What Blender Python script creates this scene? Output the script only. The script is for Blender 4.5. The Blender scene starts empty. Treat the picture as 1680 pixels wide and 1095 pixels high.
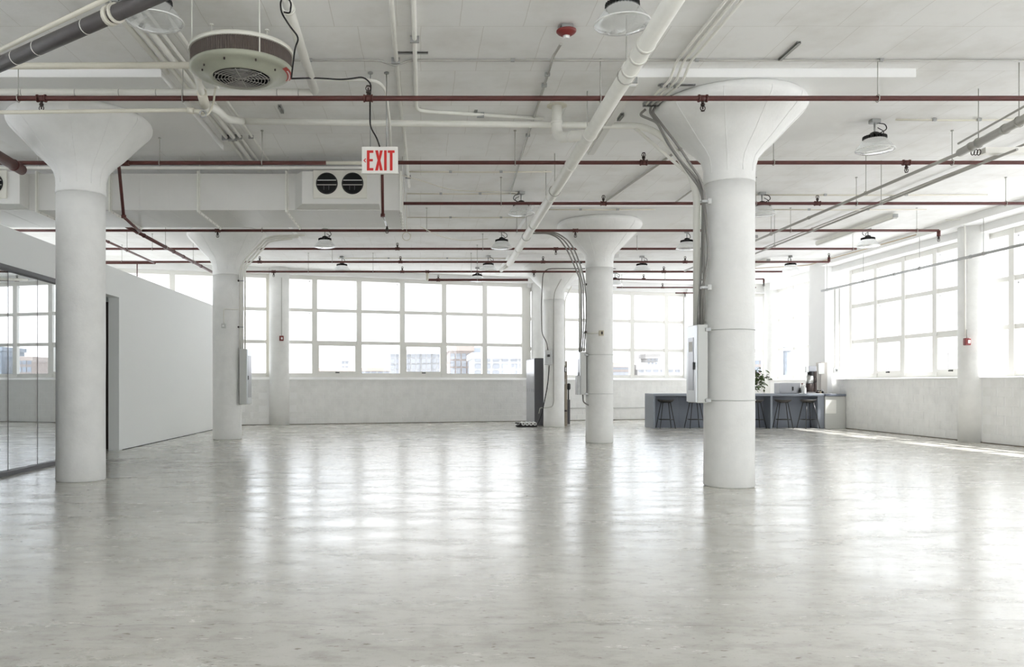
import bpy, math, random
from mathutils import Vector, Matrix
random.seed(7)
PI = math.pi
SC = bpy.context.scene
COL = SC.collection

# ------------------------------------------------------------------ camera, sky, sun, exposure
FPX, VX, VY, CAMZ = 1350.0, 690.0, 630.0, 1.25       # focal length and principal point of the 1680x1095 frame
cd = bpy.data.cameras.new('camera')
cam = bpy.data.objects.new('camera', cd); COL.objects.link(cam)
cam.location = (0, 0, CAMZ); cam.rotation_euler = (PI / 2, 0, 0)
cd.sensor_fit = 'HORIZONTAL'; cd.sensor_width = 36.0; cd.lens = 36.0 * FPX / 1680
cd.shift_x = (840 - VX) / 1680; cd.shift_y = (VY - 547.5) / 1680
cd.clip_end = 2000
SC.camera = cam

SKY_STRENGTH = 1.05
SUN_STRENGTH = 3.8
w = bpy.data.worlds.new('sky'); SC.world = w; w.use_nodes = True
nt = w.node_tree; nt.nodes.clear()
wo = nt.nodes.new('ShaderNodeOutputWorld'); bg = nt.nodes.new('ShaderNodeBackground')
tc = nt.nodes.new('ShaderNodeTexCoord'); mp = nt.nodes.new('ShaderNodeMapping')
mp.inputs['Scale'].default_value = (1.0, 1.0, 2.6)
ns = nt.nodes.new('ShaderNodeTexNoise'); ns.inputs['Scale'].default_value = 3.2
ns.inputs['Detail'].default_value = 7; ns.inputs['Roughness'].default_value = .55
rp = nt.nodes.new('ShaderNodeValToRGB')
rp.color_ramp.elements[0].position = .40; rp.color_ramp.elements[0].color = (.87, .93, 1.0, 1)
rp.color_ramp.elements[1].position = .66; rp.color_ramp.elements[1].color = (1.06, 1.05, 1.04, 1)
nt.links.new(tc.outputs['Generated'], mp.inputs['Vector']); nt.links.new(mp.outputs['Vector'], ns.inputs['Vector'])
nt.links.new(ns.outputs['Fac'], rp.inputs['Fac']); nt.links.new(rp.outputs['Color'], bg.inputs['Color'])
bg.inputs['Strength'].default_value = SKY_STRENGTH
nt.links.new(bg.outputs['Background'], wo.inputs['Surface'])

sd = bpy.data.lights.new('sun', 'SUN'); sd.energy = SUN_STRENGTH; sd.angle = math.radians(.6); sd.color = (1, .985, .965)
sun = bpy.data.objects.new('sun', sd); COL.objects.link(sun)
sun.rotation_euler = Vector((-1, .33, -1.6)).to_track_quat('-Z', 'Y').to_euler()
sun.location = (20, 0, 20)

SC.view_settings.view_transform = 'Standard'; SC.view_settings.look = 'None'
SC.view_settings.gamma = 1.0; SC.view_settings.use_curve_mapping = False
SC.view_settings.exposure = 1.62
cy = SC.cycles
cy.max_bounces = 14; cy.diffuse_bounces = 8; cy.glossy_bounces = 5; cy.transmission_bounces = 8
cy.transparent_max_bounces = 24; cy.sample_clamp_indirect = 8.0
cy.use_denoising = True
cy.caustics_reflective = False; cy.caustics_refractive = False

# ------------------------------------------------------------------ materials
MATS = {}
def lin(c):
    return tuple((x / 12.92 if x <= .04045 else ((x + .055) / 1.055) ** 2.4) for x in (v / 255.0 for v in c))
def mat(name, rgb, rough=.6, metal=0.0, var=.0, vscale=3.0, bump=0.0, bscale=30.0, coat=0.0, emit=0.0, spec=.5):
    m = bpy.data.materials.new(name); m.use_nodes = True
    n = m.node_tree.nodes; L = m.node_tree.links
    b = n['Principled BSDF']
    c = (*lin(rgb), 1)
    b.inputs['Base Color'].default_value = c
    b.inputs['Roughness'].default_value = rough; b.inputs['Metallic'].default_value = metal
    b.inputs['Specular IOR Level'].default_value = spec
    b.inputs['Coat Weight'].default_value = coat
    g = n.new('ShaderNodeNewGeometry')
    if var > 0:
        t = n.new('ShaderNodeTexNoise'); t.inputs['Scale'].default_value = vscale; t.inputs['Detail'].default_value = 6
        t.inputs['Roughness'].default_value = .6
        r = n.new('ShaderNodeValToRGB')
        r.color_ramp.elements[0].position = .3; r.color_ramp.elements[1].position = .62
        r.color_ramp.elements[0].color = tuple(x * (1 - var) for x in c[:3]) + (1,)
        r.color_ramp.elements[1].color = c
        L.new(g.outputs['Position'], t.inputs['Vector']); L.new(t.outputs['Fac'], r.inputs['Fac'])
        L.new(r.outputs['Color'], b.inputs['Base Color'])
    if bump > 0:
        t2 = n.new('ShaderNodeTexNoise'); t2.inputs['Scale'].default_value = bscale; t2.inputs['Detail'].default_value = 5
        bp = n.new('ShaderNodeBump'); bp.inputs['Strength'].default_value = bump; bp.inputs['Distance'].default_value = .01
        L.new(g.outputs['Position'], t2.inputs['Vector']); L.new(t2.outputs['Fac'], bp.inputs['Height'])
        L.new(bp.outputs['Normal'], b.inputs['Normal'])
    MATS[name] = m
    return m

mat('white_wall', (244, 244, 243), .75, var=.03, vscale=1.5, bump=.12, bscale=18)
mat('partition_paint', (246, 248, 247), .6, bump=.02, bscale=60)
mat('block_paint', (241, 241, 239), .7, var=.08, vscale=4, bump=.5, bscale=24)
mat('column_paint', (243, 243, 241), .55, var=.07, vscale=3.5, bump=.6, bscale=13)
mat('frame_paint', (240, 239, 234), .5)
mat('pipe_white', (240, 239, 232), .45, var=.05, vscale=6)
mat('pipe_cream', (224, 220, 206), .45, var=.06, vscale=6)
mat('pipe_red', (92, 48, 44), .45, var=.18, vscale=9)
mat('pipe_dark', (84, 80, 80), .5, var=.15, vscale=9)
mat('galvanised', (176, 177, 176), .42, .75, var=.12, vscale=14)
mat('conduit_grey', (176, 174, 168), .45, .25)
mat('cable_grey', (138, 136, 132), .4, .2)
mat('duct_paint', (226, 225, 221), .42, var=.04, vscale=2)
mat('cream_enamel', (226, 224, 214), .4)
mat('olive_enamel', (172, 174, 157), .3, var=.08, vscale=8)
mat('coil_brown', (92, 82, 76), .6, var=.2, vscale=20)
mat('black', (30, 29, 29), .45)
mat('black_rubber', (38, 37, 38), .7)
mat('dark_void', (14, 14, 15), .8)
mat('brown_black', (58, 46, 42), .5)
mat('sign_white', (236, 234, 228), .4)
mat('sign_red', (206, 30, 22), .45)
mat('alarm_red', (124, 40, 38), .4)
mat('label_red', (168, 58, 50), .5)
mat('charcoal_cabinet', (86, 86, 90), .4, var=.05, vscale=3)
mat('steel_cabinet', (176, 177, 182), .3, .55, var=.05, vscale=3)
mat('counter_grey', (122, 128, 140), .5, var=.05, vscale=4)
mat('counter_top_grey', (140, 146, 156), .38, var=.04)
mat('panel_grey', (206, 207, 204), .4, .15)
mat('panel_door', (214, 217, 220), .28, .5)
mat('steel', (200, 200, 198), .25, .95)
mat('stool_seat', (66, 63, 60), .5)
mat('stool_leg', (58, 58, 58), .32, .5)
mat('beige_plastic', (206, 201, 194), .5)
mat('leaf', (84, 104, 58), .5, var=.35, vscale=30)
mat('stem', (96, 78, 56), .7)
mat('pot', (220, 218, 212), .6)
mat('wood_grey', (150, 140, 126), .6, var=.15, vscale=10)
mat('copper', (196, 178, 150), .4, .2)
mat('concrete_far', (136, 134, 132), .9)
mat('roof_far', (160, 142, 132), .9)
mat('brick_far', (146, 136, 130), .9)
mat('blue_far', (126, 134, 144), .9)
mat('glass_far', (120, 123, 128), .4)
mat('white_far', (158, 158, 158), .9)
mat('bounce_ground_far', (218, 219, 221), .95)  # ground colour raised so that it bounces light into the room
mat('ivory', (214, 206, 186), .5)
mat('paper_white', (246, 246, 242), .6)
mat('lamp_white', (240, 240, 238), .3)

# chalky ceiling with the imprint of form boards
def ceiling_mat():
    m = bpy.data.materials.new('ceiling_paint'); m.use_nodes = True
    n = m.node_tree.nodes; L = m.node_tree.links; b = n['Principled BSDF']
    b.inputs['Roughness'].default_value = .8
    g = n.new('ShaderNodeNewGeometry')
    br = n.new('ShaderNodeTexBrick')
    br.inputs['Scale'].default_value = 1.0; br.inputs['Brick Width'].default_value = .62; br.inputs['Row Height'].default_value = 1.16
    br.inputs['Mortar Size'].default_value = .0035; br.inputs['Mortar Smooth'].default_value = .3; br.offset = .37
    br.inputs['Color1'].default_value = (1, 1, 1, 1); br.inputs['Color2'].default_value = (.985, .985, .985, 1)
    br.inputs['Mortar'].default_value = (.80, .785, .76, 1)
    wn = n.new('ShaderNodeTexNoise'); wn.inputs['Scale'].default_value = 1.7
    wm = n.new('ShaderNodeMixRGB'); wm.blend_type = 'LINEAR_LIGHT'; wm.inputs['Fac'].default_value = .02
    L.new(g.outputs['Position'], wn.inputs['Vector']); L.new(g.outputs['Position'], wm.inputs['Color1']); L.new(wn.outputs['Color'], wm.inputs['Color2'])
    L.new(wm.outputs['Color'], br.inputs['Vector'])
    t = n.new('ShaderNodeTexNoise'); t.inputs['Scale'].default_value = 1.3; t.inputs['Detail'].default_value = 8; t.inputs['Roughness'].default_value = .62
    r = n.new('ShaderNodeValToRGB')
    r.color_ramp.elements[0].position = .32; r.color_ramp.elements[0].color = (*lin((236, 235, 232)), 1)
    r.color_ramp.elements[1].position = .55; r.color_ramp.elements[1].color = (*lin((247, 247, 246)), 1)
    L.new(g.outputs['Position'], t.inputs['Vector']); L.new(t.outputs['Fac'], r.inputs['Fac'])
    mx = n.new('ShaderNodeMixRGB'); mx.blend_type = 'MULTIPLY'; mx.inputs['Fac'].default_value = 1
    L.new(r.outputs['Color'], mx.inputs['Color1']); L.new(br.outputs['Color'], mx.inputs['Color2'])
    L.new(mx.outputs['Color'], b.inputs['Base Color'])
    t2 = n.new('ShaderNodeTexNoise'); t2.inputs['Scale'].default_value = 9; t2.inputs['Detail'].default_value = 7
    L.new(g.outputs['Position'], t2.inputs['Vector'])
    ad = n.new('ShaderNodeMath'); ad.operation = 'MULTIPLY_ADD'; ad.inputs[1].default_value = -.8
    L.new(br.outputs['Fac'], ad.inputs[0]); L.new(t2.outputs['Fac'], ad.inputs[2])
    bp = n.new('ShaderNodeBump'); bp.inputs['Strength'].default_value = .25; bp.inputs['Distance'].default_value = .012
    L.new(ad.outputs['Value'], bp.inputs['Height']); L.new(bp.outputs['Normal'], b.inputs['Normal'])
    MATS['ceiling_paint'] = m
ceiling_mat()

# polished, worn concrete
def floor_mat():
    m = bpy.data.materials.new('polished_concrete'); m.use_nodes = True
    n = m.node_tree.nodes; L = m.node_tree.links; b = n['Principled BSDF']
    g = n.new('ShaderNodeNewGeometry')
    def noise(scale, detail, rough=.6, sx=1.0, sy=1.0):
        mpn = n.new('ShaderNodeMapping'); mpn.inputs['Scale'].default_value = (sx, sy, 1)
        t = n.new('ShaderNodeTexNoise'); t.inputs['Scale'].default_value = scale; t.inputs['Detail'].default_value = detail
        t.inputs['Roughness'].default_value = rough
        L.new(g.outputs['Position'], mpn.inputs['Vector']); L.new(mpn.outputs['Vector'], t.inputs['Vector'])
        return t
    def ramp(t, p0, c0, p1, c1):
        r = n.new('ShaderNodeValToRGB')
        r.color_ramp.elements[0].position = p0; r.color_ramp.elements[0].color = (*c0, 1)
        r.color_ramp.elements[1].position = p1; r.color_ramp.elements[1].color = (*c1, 1)
        L.new(t.outputs['Fac'], r.inputs['Fac']); return r
    def mul(a, c, f=1.0):
        x = n.new('ShaderNodeMixRGB'); x.blend_type = 'MULTIPLY'; x.inputs['Fac'].default_value = f
        L.new(a.outputs['Color'], x.inputs['Color1']); L.new(c.outputs['Color'], x.inputs['Color2']); return x
    big = noise(.55, 8, .62, .6, 1.0)
    base = ramp(big, .34, lin((190, 187, 179)), .66, lin((220, 218, 211)))
    mid = noise(6.5, 9, .7, .6, 1.2)
    c1 = mul(base, ramp(mid, .36, (.77, .755, .73), .53, (1, 1, 1)))
    pit = noise(22, 4, .55, .6, 1.4)
    c2 = mul(c1, ramp(pit, .30, (.46, .42, .38), .38, (1, 1, 1)))
    fleck = noise(75, 2, .5)
    c3 = mul(c2, ramp(fleck, .26, (.72, .71, .70), .36, (1, 1, 1)))
    # one wandering crack across the slab
    sp = n.new('ShaderNodeSeparateXYZ'); L.new(g.outputs['Position'], sp.inputs['Vector'])
    wob = noise(.8, 5, .6)
    a = n.new('ShaderNodeMath'); a.operation = 'MULTIPLY_ADD'; a.inputs[1].default_value = .5; a.inputs[2].default_value = -4.52
    L.new(wob.outputs['Fac'], a.inputs[0])
    s = n.new('ShaderNodeMath'); s.operation = 'ADD'; L.new(sp.outputs['Y'], s.inputs[0]); L.new(a.outputs['Value'], s.inputs[1])
    ab = n.new('ShaderNodeMath'); ab.operation = 'ABSOLUTE'; L.new(s.outputs['Value'], ab.inputs[0])
    mr = n.new('ShaderNodeMapRange'); mr.inputs['From Min'].default_value = .002; mr.inputs['From Max'].default_value = .008
    mr.inputs['To Min'].default_value = .72; mr.inputs['To Max'].default_value = 1.0
    L.new(ab.outputs['Value'], mr.inputs['Value'])
    mx = n.new('ShaderNodeMixRGB'); mx.blend_type = 'MULTIPLY'; mx.inputs['Fac'].default_value = 1
    L.new(c3.outputs['Color'], mx.inputs['Color1']); L.new(mr.outputs['Result'], mx.inputs['Color2'])
    L.new(mx.outputs['Color'], b.inputs['Base Color'])
    rr = n.new('ShaderNodeMapRange'); rr.inputs['From Min'].default_value = .3; rr.inputs['From Max'].default_value = .7
    rr.inputs['To Min'].default_value = .16; rr.inputs['To Max'].default_value = .32
    rn = noise(2.2, 8, .65, .5, 1.2); L.new(rn.outputs['Fac'], rr.inputs['Value'])
    L.new(rr.outputs['Result'], b.inputs['Roughness'])
    b.inputs['Specular IOR Level'].default_value = .7
    b.inputs['Coat Weight'].default_value = .38; b.inputs['Coat IOR'].default_value = 1.55; b.inputs['Coat Roughness'].default_value = .2
    L.new(rr.outputs['Result'], b.inputs['Coat Roughness'])
    hb = noise(9, 6, .55, .7, 1.2); fb = noise(55, 3, .5)
    ad = n.new('ShaderNodeMath'); ad.operation = 'MULTIPLY_ADD'; ad.inputs[1].default_value = .22
    L.new(fb.outputs['Fac'], ad.inputs[0]); L.new(hb.outputs['Fac'], ad.inputs[2])
    bp = n.new('ShaderNodeBump'); bp.inputs['Strength'].default_value = .055; bp.inputs['Distance'].default_value = .02
    L.new(ad.outputs['Value'], bp.inputs['Height']); L.new(bp.outputs['Normal'], b.inputs['Normal'])
    MATS['polished_concrete'] = m
floor_mat()

def glass_mat(name, f0, tint, rough=0.0, power=5.0):
    m = bpy.data.materials.new(name); m.use_nodes = True
    n = m.node_tree.nodes; L = m.node_tree.links; n.clear()
    o = n.new('ShaderNodeOutputMaterial'); t = n.new('ShaderNodeBsdfTransparent'); gl = n.new('ShaderNodeBsdfGlossy')
    t.inputs['Color'].default_value = (*tint, 1); gl.inputs['Roughness'].default_value = rough
    gl.inputs['Color'].default_value = (.95, .96, .97, 1)
    lw = n.new('ShaderNodeLayerWeight'); lw.inputs['Blend'].default_value = .5
    pw = n.new('ShaderNodeMath'); pw.operation = 'POWER'; pw.inputs[1].default_value = power
    L.new(lw.outputs['Facing'], pw.inputs[0])
    mr = n.new('ShaderNodeMapRange'); mr.inputs['To Min'].default_value = f0; mr.inputs['To Max'].default_value = 1.0
    L.new(pw.outputs['Value'], mr.inputs['Value'])
    mx = n.new('ShaderNodeMixShader')
    L.new(mr.outputs['Result'], mx.inputs['Fac']); L.new(t.outputs['BSDF'], mx.inputs[1]); L.new(gl.outputs['BSDF'], mx.inputs[2])
    L.new(mx.outputs['Shader'], o.inputs['Surface'])
    MATS[name] = m
glass_mat('window_glass', .04, (.99, .995, 1.0))
glass_mat('partition_glass', .34, (.80, .84, .86), power=2.0)
glass_mat('lamp_lens', .16, (.95, .96, .96), rough=.08, power=2.5)
def frost(name, f, rgb):              # a share of milky white in a clear cover
    m = MATS[name]; n = m.node_tree.nodes; L = m.node_tree.links
    o = [q for q in n if q.type == 'OUTPUT_MATERIAL'][0]; src = o.inputs['Surface'].links[0].from_socket
    d = n.new('ShaderNodeBsdfDiffuse'); d.inputs['Color'].default_value = (*rgb, 1)
    t = n.new('ShaderNodeBsdfTranslucent'); t.inputs['Color'].default_value = (*rgb, 1)
    a = n.new('ShaderNodeMixShader'); L.new(d.outputs['BSDF'], a.inputs[1]); L.new(t.outputs['BSDF'], a.inputs[2])
    x = n.new('ShaderNodeMixShader'); x.inputs['Fac'].default_value = f
    L.new(src, x.inputs[1]); L.new(a.outputs['Shader'], x.inputs[2]); L.new(x.outputs['Shader'], o.inputs['Surface'])
frost('lamp_lens', .2, (.95, .95, .95))

# ------------------------------------------------------------------ helpers
def at(x, y, Y):                     # a point seen at photo pixel (x, y), at depth Y
    return Vector(((x - VX) * Y / FPX, Y, CAMZ + (VY - y) * Y / FPX))
def atz(x, y, Z):                    # a point seen at photo pixel (x, y), at height Z
    Y = (Z - CAMZ) * FPX / (VY - y)
    return Vector(((x - VX) * Y / FPX, Y, Z))

def world_offset(o):
    v = Vector((0, 0, 0))
    while o is not None:
        v = v + Vector(o.location); o = o.parent
    return v

class MB:
    def __init__(s): s.v = []; s.f = []; s.sm = []
    def add(s, vs, fs, smooth=False):
        b = len(s.v); s.v += [tuple(x) for x in vs]
        for f in fs: s.f.append(tuple(i + b for i in f)); s.sm.append(smooth)
        return s
    def hexa(s, c):                  # 8 corners: bottom ring then top ring
        return s.add(c, [(3, 2, 1, 0), (4, 5, 6, 7), (0, 1, 5, 4), (1, 2, 6, 5), (2, 3, 7, 6), (3, 0, 4, 7)])
    def box(s, x0, x1, y0, y1, z0, z1):
        return s.hexa([(x0, y0, z0), (x1, y0, z0), (x1, y1, z0), (x0, y1, z0), (x0, y0, z1), (x1, y0, z1), (x1, y1, z1), (x0, y1, z1)])
    def bbox(s, x0, x1, y0, y1, z0, z1, c=.01):   # box with chamfered vertical and top/bottom edges
        ring = lambda i, z: [(x0 + c + i, y0 + i, z), (x1 - c - i, y0 + i, z), (x1 - i, y0 + c + i, z), (x1 - i, y1 - c - i, z),
                             (x1 - c - i, y1 - i, z), (x0 + c + i, y1 - i, z), (x0 + i, y1 - c - i, z), (x0 + i, y0 + c + i, z)]
        vs = ring(c * .7, z0) + ring(0, z0 + c) + ring(0, z1 - c) + ring(c * .7, z1)
        fs = [tuple(range(7, -1, -1)), tuple(range(24, 32))]
        for k in range(3):
            for i in range(8):
                j = (i + 1) % 8; fs.append((k * 8 + i, k * 8 + j, k * 8 + 8 + j, k * 8 + 8 + i))
        return s.add(vs, fs)
    def fbox(s, fn, u0, u1, d0, d1, z0, z1):      # box in a wall's own frame
        c = [fn(u0, d0, z0), fn(u1, d0, z0), fn(u1, d1, z0), fn(u0, d1, z0), fn(u0, d0, z1), fn(u1, d0, z1), fn(u1, d1, z1), fn(u0, d1, z1)]
        return s.hexa(c)
    def tube(s, pts, r, n=10, caps=True, smooth=True, r1=None):
        pts = [Vector(p) for p in pts]; N = len(pts)
        tan = []
        for i in range(N):
            a = pts[max(0, i - 1)]; b = pts[min(N - 1, i + 1)]
            t = (b - a); tan.append(t.normalized() if t.length > 1e-9 else Vector((0, 0, 1)))
        up = Vector((0, 0, 1)) if abs(tan[0].z) < .9 else Vector((1, 0, 0))
        nrm = (up - tan[0] * up.dot(tan[0])).normalized()
        vs = []
        for i in range(N):
            nrm = (nrm - tan[i] * nrm.dot(tan[i])).normalized()
            bi = tan[i].cross(nrm)
            rad = r if r1 is None else r + (r1 - r) * i / max(1, N - 1)
            if 0 < i < N - 1:
                d = (pts[i] - pts[i - 1]).normalized().dot((pts[i + 1] - pts[i]).normalized())
                sc = 1 / max(.5, math.sqrt(max(.01, (1 + d) / 2)))
            else: sc = 1
            for k in range(n):
                a = 2 * PI * k / n
                vs.append(pts[i] + (nrm * math.cos(a) + bi * math.sin(a)) * rad * (sc if sc < 1.3 else 1.3))
        fs = []
        for i in range(N - 1):
            for k in range(n):
                k2 = (k + 1) % n
                fs.append((i * n + k, i * n + k2, (i + 1) * n + k2, (i + 1) * n + k))
        s.add(vs, fs, smooth)
        if caps:
            b = len(s.v) - N * n
            s.f.append(tuple(b + k for k in range(n - 1, -1, -1))); s.sm.append(False)
            s.f.append(tuple(b + (N - 1) * n + k for k in range(n))); s.sm.append(False)
        return s
    def lathe(s, prof, c=(0, 0, 0), n=24, smooth=True, cap0=True, cap1=True, sx=1, sy=1):
        vs = []
        for (r, z) in prof:
            for k in range(n):
                a = 2 * PI * k / n; vs.append((c[0] + r * sx * math.cos(a), c[1] + r * sy * math.sin(a), c[2] + z))
        fs = []
        for i in range(len(prof) - 1):
            for k in range(n):
                k2 = (k + 1) % n; fs.append((i * n + k, i * n + k2, (i + 1) * n + k2, (i + 1) * n + k))
        s.add(vs, fs, smooth)
        b = len(s.v) - len(prof) * n
        if cap0: s.f.append(tuple(b + k for k in range(n - 1, -1, -1))); s.sm.append(False)
        if cap1: s.f.append(tuple(b + (len(prof) - 1) * n + k for k in range(n))); s.sm.append(False)
        return s
    def ring(s, c, R, r, n=24, m=6, axis='z'):
        pts = []
        for i in range(n):
            a = 2 * PI * i / n
            for k in range(m):
                b = 2 * PI * k / m
                rr = R + r * math.cos(b); p = (rr * math.cos(a), rr * math.sin(a), r * math.sin(b))
                if axis == 'y': p = (p[0], p[2], p[1])
                if axis == 'x': p = (p[2], p[0], p[1])
                pts.append((c[0] + p[0], c[1] + p[1], c[2] + p[2]))
        fs = []
        for i in range(n):
            for k in range(m):
                i2, k2 = (i + 1) % n, (k + 1) % m
                fs.append((i * m + k, i2 * m + k, i2 * m + k2, i * m + k2))
        return s.add(pts, fs, True)
    def prism(s, poly, fn, d0, d1):  # polygon (u,z) pushed from d0 to d1 in a frame fn(u,d,z)
        k = len(poly)
        vs = [fn(u, d0, z) for u, z in poly] + [fn(u, d1, z) for u, z in poly]
        fs = [tuple(range(k)), tuple(range(2 * k - 1, k - 1, -1))]
        for i in range(k):
            j = (i + 1) % k; fs.append((j, i, k + i, k + j))
        return s.add(vs, fs)
    def mesh(s, name, m, off=Vector((0, 0, 0))):
        me = bpy.data.meshes.new(name)
        me.from_pydata([(a - off[0], b - off[1], c - off[2]) for a, b, c in s.v], [], s.f)
        me.polygons.foreach_set('use_smooth', s.sm)
        me.materials.append(MATS[m]); me.update()
        return me
    def build(s, name, m, parent=None):
        off = world_offset(parent) if parent is not None else Vector((0, 0, 0))
        o = bpy.data.objects.new(name, s.mesh(name, m, off)); COL.objects.link(o)
        if parent is not None: o.parent = parent
        return o

def tag(o, label=None, cat=None, group=None, kind=None):
    if label: o['label'] = label
    if cat: o['category'] = cat
    if group: o['group'] = group
    if kind: o['kind'] = kind
    return o
def empty(name, loc, label=None, cat=None, group=None, kind=None):
    o = bpy.data.objects.new(name, None); COL.objects.link(o); o.location = loc
    o.empty_display_size = .1
    return tag(o, label, cat, group, kind)
def copy_tree(o, parent=None):
    c = o.copy(); COL.objects.link(c)
    if parent is not None: c.parent = parent
    for ch in list(o.children): copy_tree(ch, c)
    return c
def inst(name, me, loc, parent=None, rot=None):   # an object that shares mesh data; loc in world space
    o = bpy.data.objects.new(name, me); COL.objects.link(o)
    if parent is not None:
        o.parent = parent; loc = Vector(loc) - world_offset(parent)
    o.location = loc
    if rot: o.rotation_euler = rot
    return o
def fillet(pts, r, n=4):
    pts = [Vector(p) for p in pts]; out = [pts[0]]
    for i in range(1, len(pts) - 1):
        a, b, c = pts[i - 1], pts[i], pts[i + 1]
        d1 = (a - b); d2 = (c - b); l = min(r, d1.length * .45, d2.length * .45)
        p, q = b + d1.normalized() * l, b + d2.normalized() * l
        for k in range(n + 1):
            t = k / n; out.append(p * (1 - t) ** 2 + b * 2 * t * (1 - t) + q * t * t)
    out.append(pts[-1]); return out

# ------------------------------------------------------------------ room shell
CEIL, DROP = 4.78, 4.68
XR, XG = 11.87, 12.25                 # right wall face, right glazing plane
XP = -5.62                            # partition face
YREAR = -3.0
XFAR = -13.5
def back_y(X): return 26.35 + .3 * X  # line of the skewed back wall
BL = math.sqrt(1.09)
def fb(u, d, z):                      # back wall frame: u is world X on the wall line, d outward
    return (u - d * .3 / BL, back_y(u) + d / BL, z)
def fr(u, d, z): return (XR + d, u, z)          # right wall: u is world Y
def fc(u, d, z): return (u, 29.23 + d, z)       # short end facet
def fe(u, d, z): return (12.2 + d, u, z)        # far right bay behind the counter
def fq(u, d, z): return (u, YREAR - d, z)       # wall behind the camera
def fl(u, d, z): return (XFAR - d, u, z)

fl_ = MB().add([(XFAR - .4, YREAR - .4, 0), (13.2, YREAR - .4, 0), (13.2, 30.2, 0), (XFAR - .4, 30.2, 0),
                (XFAR - .4, YREAR - .4, -.3), (13.2, YREAR - .4, -.3), (13.2, 30.2, -.3), (XFAR - .4, 30.2, -.3)],
               [(0, 1, 2, 3), (7, 6, 5, 4), (0, 4, 5, 1), (1, 5, 6, 2), (2, 6, 7, 3), (3, 7, 4, 0)])
tag(fl_.build('floor', 'polished_concrete'), kind='structure')
ceil_ = MB().box(XFAR - .4, 13.2, YREAR - .4, 30.2, CEIL, CEIL + .3).build('ceiling', 'ceiling_paint'); tag(ceil_, kind='structure')

GLASS_D = .30
pane_count = [0]
def glazing(name, fn, us, zs, sashes=(), mw=.155, gd=GLASS_D, top=4.5):
    """A steel factory window: mullions at us, transoms at zs (bottom to top), one pane per light."""
    root = empty(name, fn((us[0] + us[-1]) / 2, gd, zs[0]), kind='structure')
    for i, u in enumerate(us):
        h = mw / 2
        MB().fbox(fn, u - h, u + h, gd - .07, gd + .06, zs[0] - .05, zs[-1] + .05).build('mullion', 'frame_paint', root)
    for j, z in enumerate(zs):
        h = .052 if 0 < j < len(zs) - 1 else .07
        for i in range(len(us) - 1):
            MB().fbox(fn, us[i] + mw / 2, us[i + 1] - mw / 2, gd - .05, gd + .05, z - h, z + h).build('transom', 'frame_paint', root)
    for i in range(len(us) - 1):
        for j in range(len(zs) - 1):
            a, b = us[i] + mw / 2, us[i + 1] - mw / 2
            c = zs[j] + (.052 if j else .07); e = zs[j + 1] - (.052 if j + 1 < len(zs) - 1 else .07)
            if (i, j) in sashes:
                f = MB(); t = .05
                f.fbox(fn, a, a + t, gd - .075, gd + .02, c, e).fbox(fn, b - t, b, gd - .075, gd + .02, c, e)
                f.fbox(fn, a + t, b - t, gd - .075, gd + .02, c, c + t * 1.2).fbox(fn, a + t, b - t, gd - .075, gd + .02, e - t, e)
                so = f.build('sash', 'frame_paint', root)
                MB().fbox(fn, (a + b) / 2 - .06, (a + b) / 2 + .06, gd - .11, gd - .075, c + .005, c + .035).build('handle', 'black', so)
                MB().fbox(fn, a + t, b - t, gd - .03, gd - .022, c + t * 1.2, e - t).build('pane', 'window_glass', so)
            else:
                MB().fbox(fn, a, b, gd - .004, gd + .004, c, e).build('pane', 'window_glass', root)
            if j > 0 and i % 2 == 0:
                q = MB().fbox(fn, b - .09, b - .055, gd - .03, gd - .012, e - .07, e - .035)
                q.build('catch', 'galvanised', root)
    return root

# window banks
Z_A = [1.51, 2.54, 3.54, 4.56]
Z_B = [1.48, 2.43, 3.44, 4.43]
us_main = [-4.58 + 1.355 * k for k in range(7)]
glazing('window_1', fb, us_main, Z_A, sashes={(1, 0), (3, 0)})
glazing('window_2', fb, [-4.58 - 1.355 * k for k in range(6, -1, -1)], Z_A)
glazing('window_3', fb, [3.70, 4.90, 6.18, 7.49, 8.80, 9.52], Z_B)
glazing('window_4', fc, [9.75, 11.05, 12.32], Z_B)
glazing('window_5', fe, [24.9, 26.3, 27.55, 28.85], [1.48, 2.44, 3.46, 4.48], gd=.3)
us_r = [23.32 - 1.27 * k for k in range(21)]
glazing('window_6', fr, sorted(us_r[0:5]), [1.46, 2.43, 3.43, 4.41], sashes={(2, 0), (0, 0)}, gd=.38)
glazing('window_7', fr, sorted(us_r[4:11]), [1.46, 2.43, 3.43, 4.41], gd=.38)
glazing('window_8', fr, sorted(us_r[10:17]), [1.46, 2.43, 3.43, 4.41], gd=.38)  # this bank and the next lie out of view, put in for daylight
glazing('window_9', fr, sorted(us_r[16:21]), [1.46, 2.43, 3.43, 4.41], gd=.38)
glazing('window_10', fq, [-13 + 1.35 * k for k in range(19)], Z_A)  # unseen windows behind the camera, added to brighten the room
glazing('window_11', fl, [-2.7 + 1.35 * k for k in range(19)], Z_A)  # unseen far left windows, added to bring in light from that side

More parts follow.
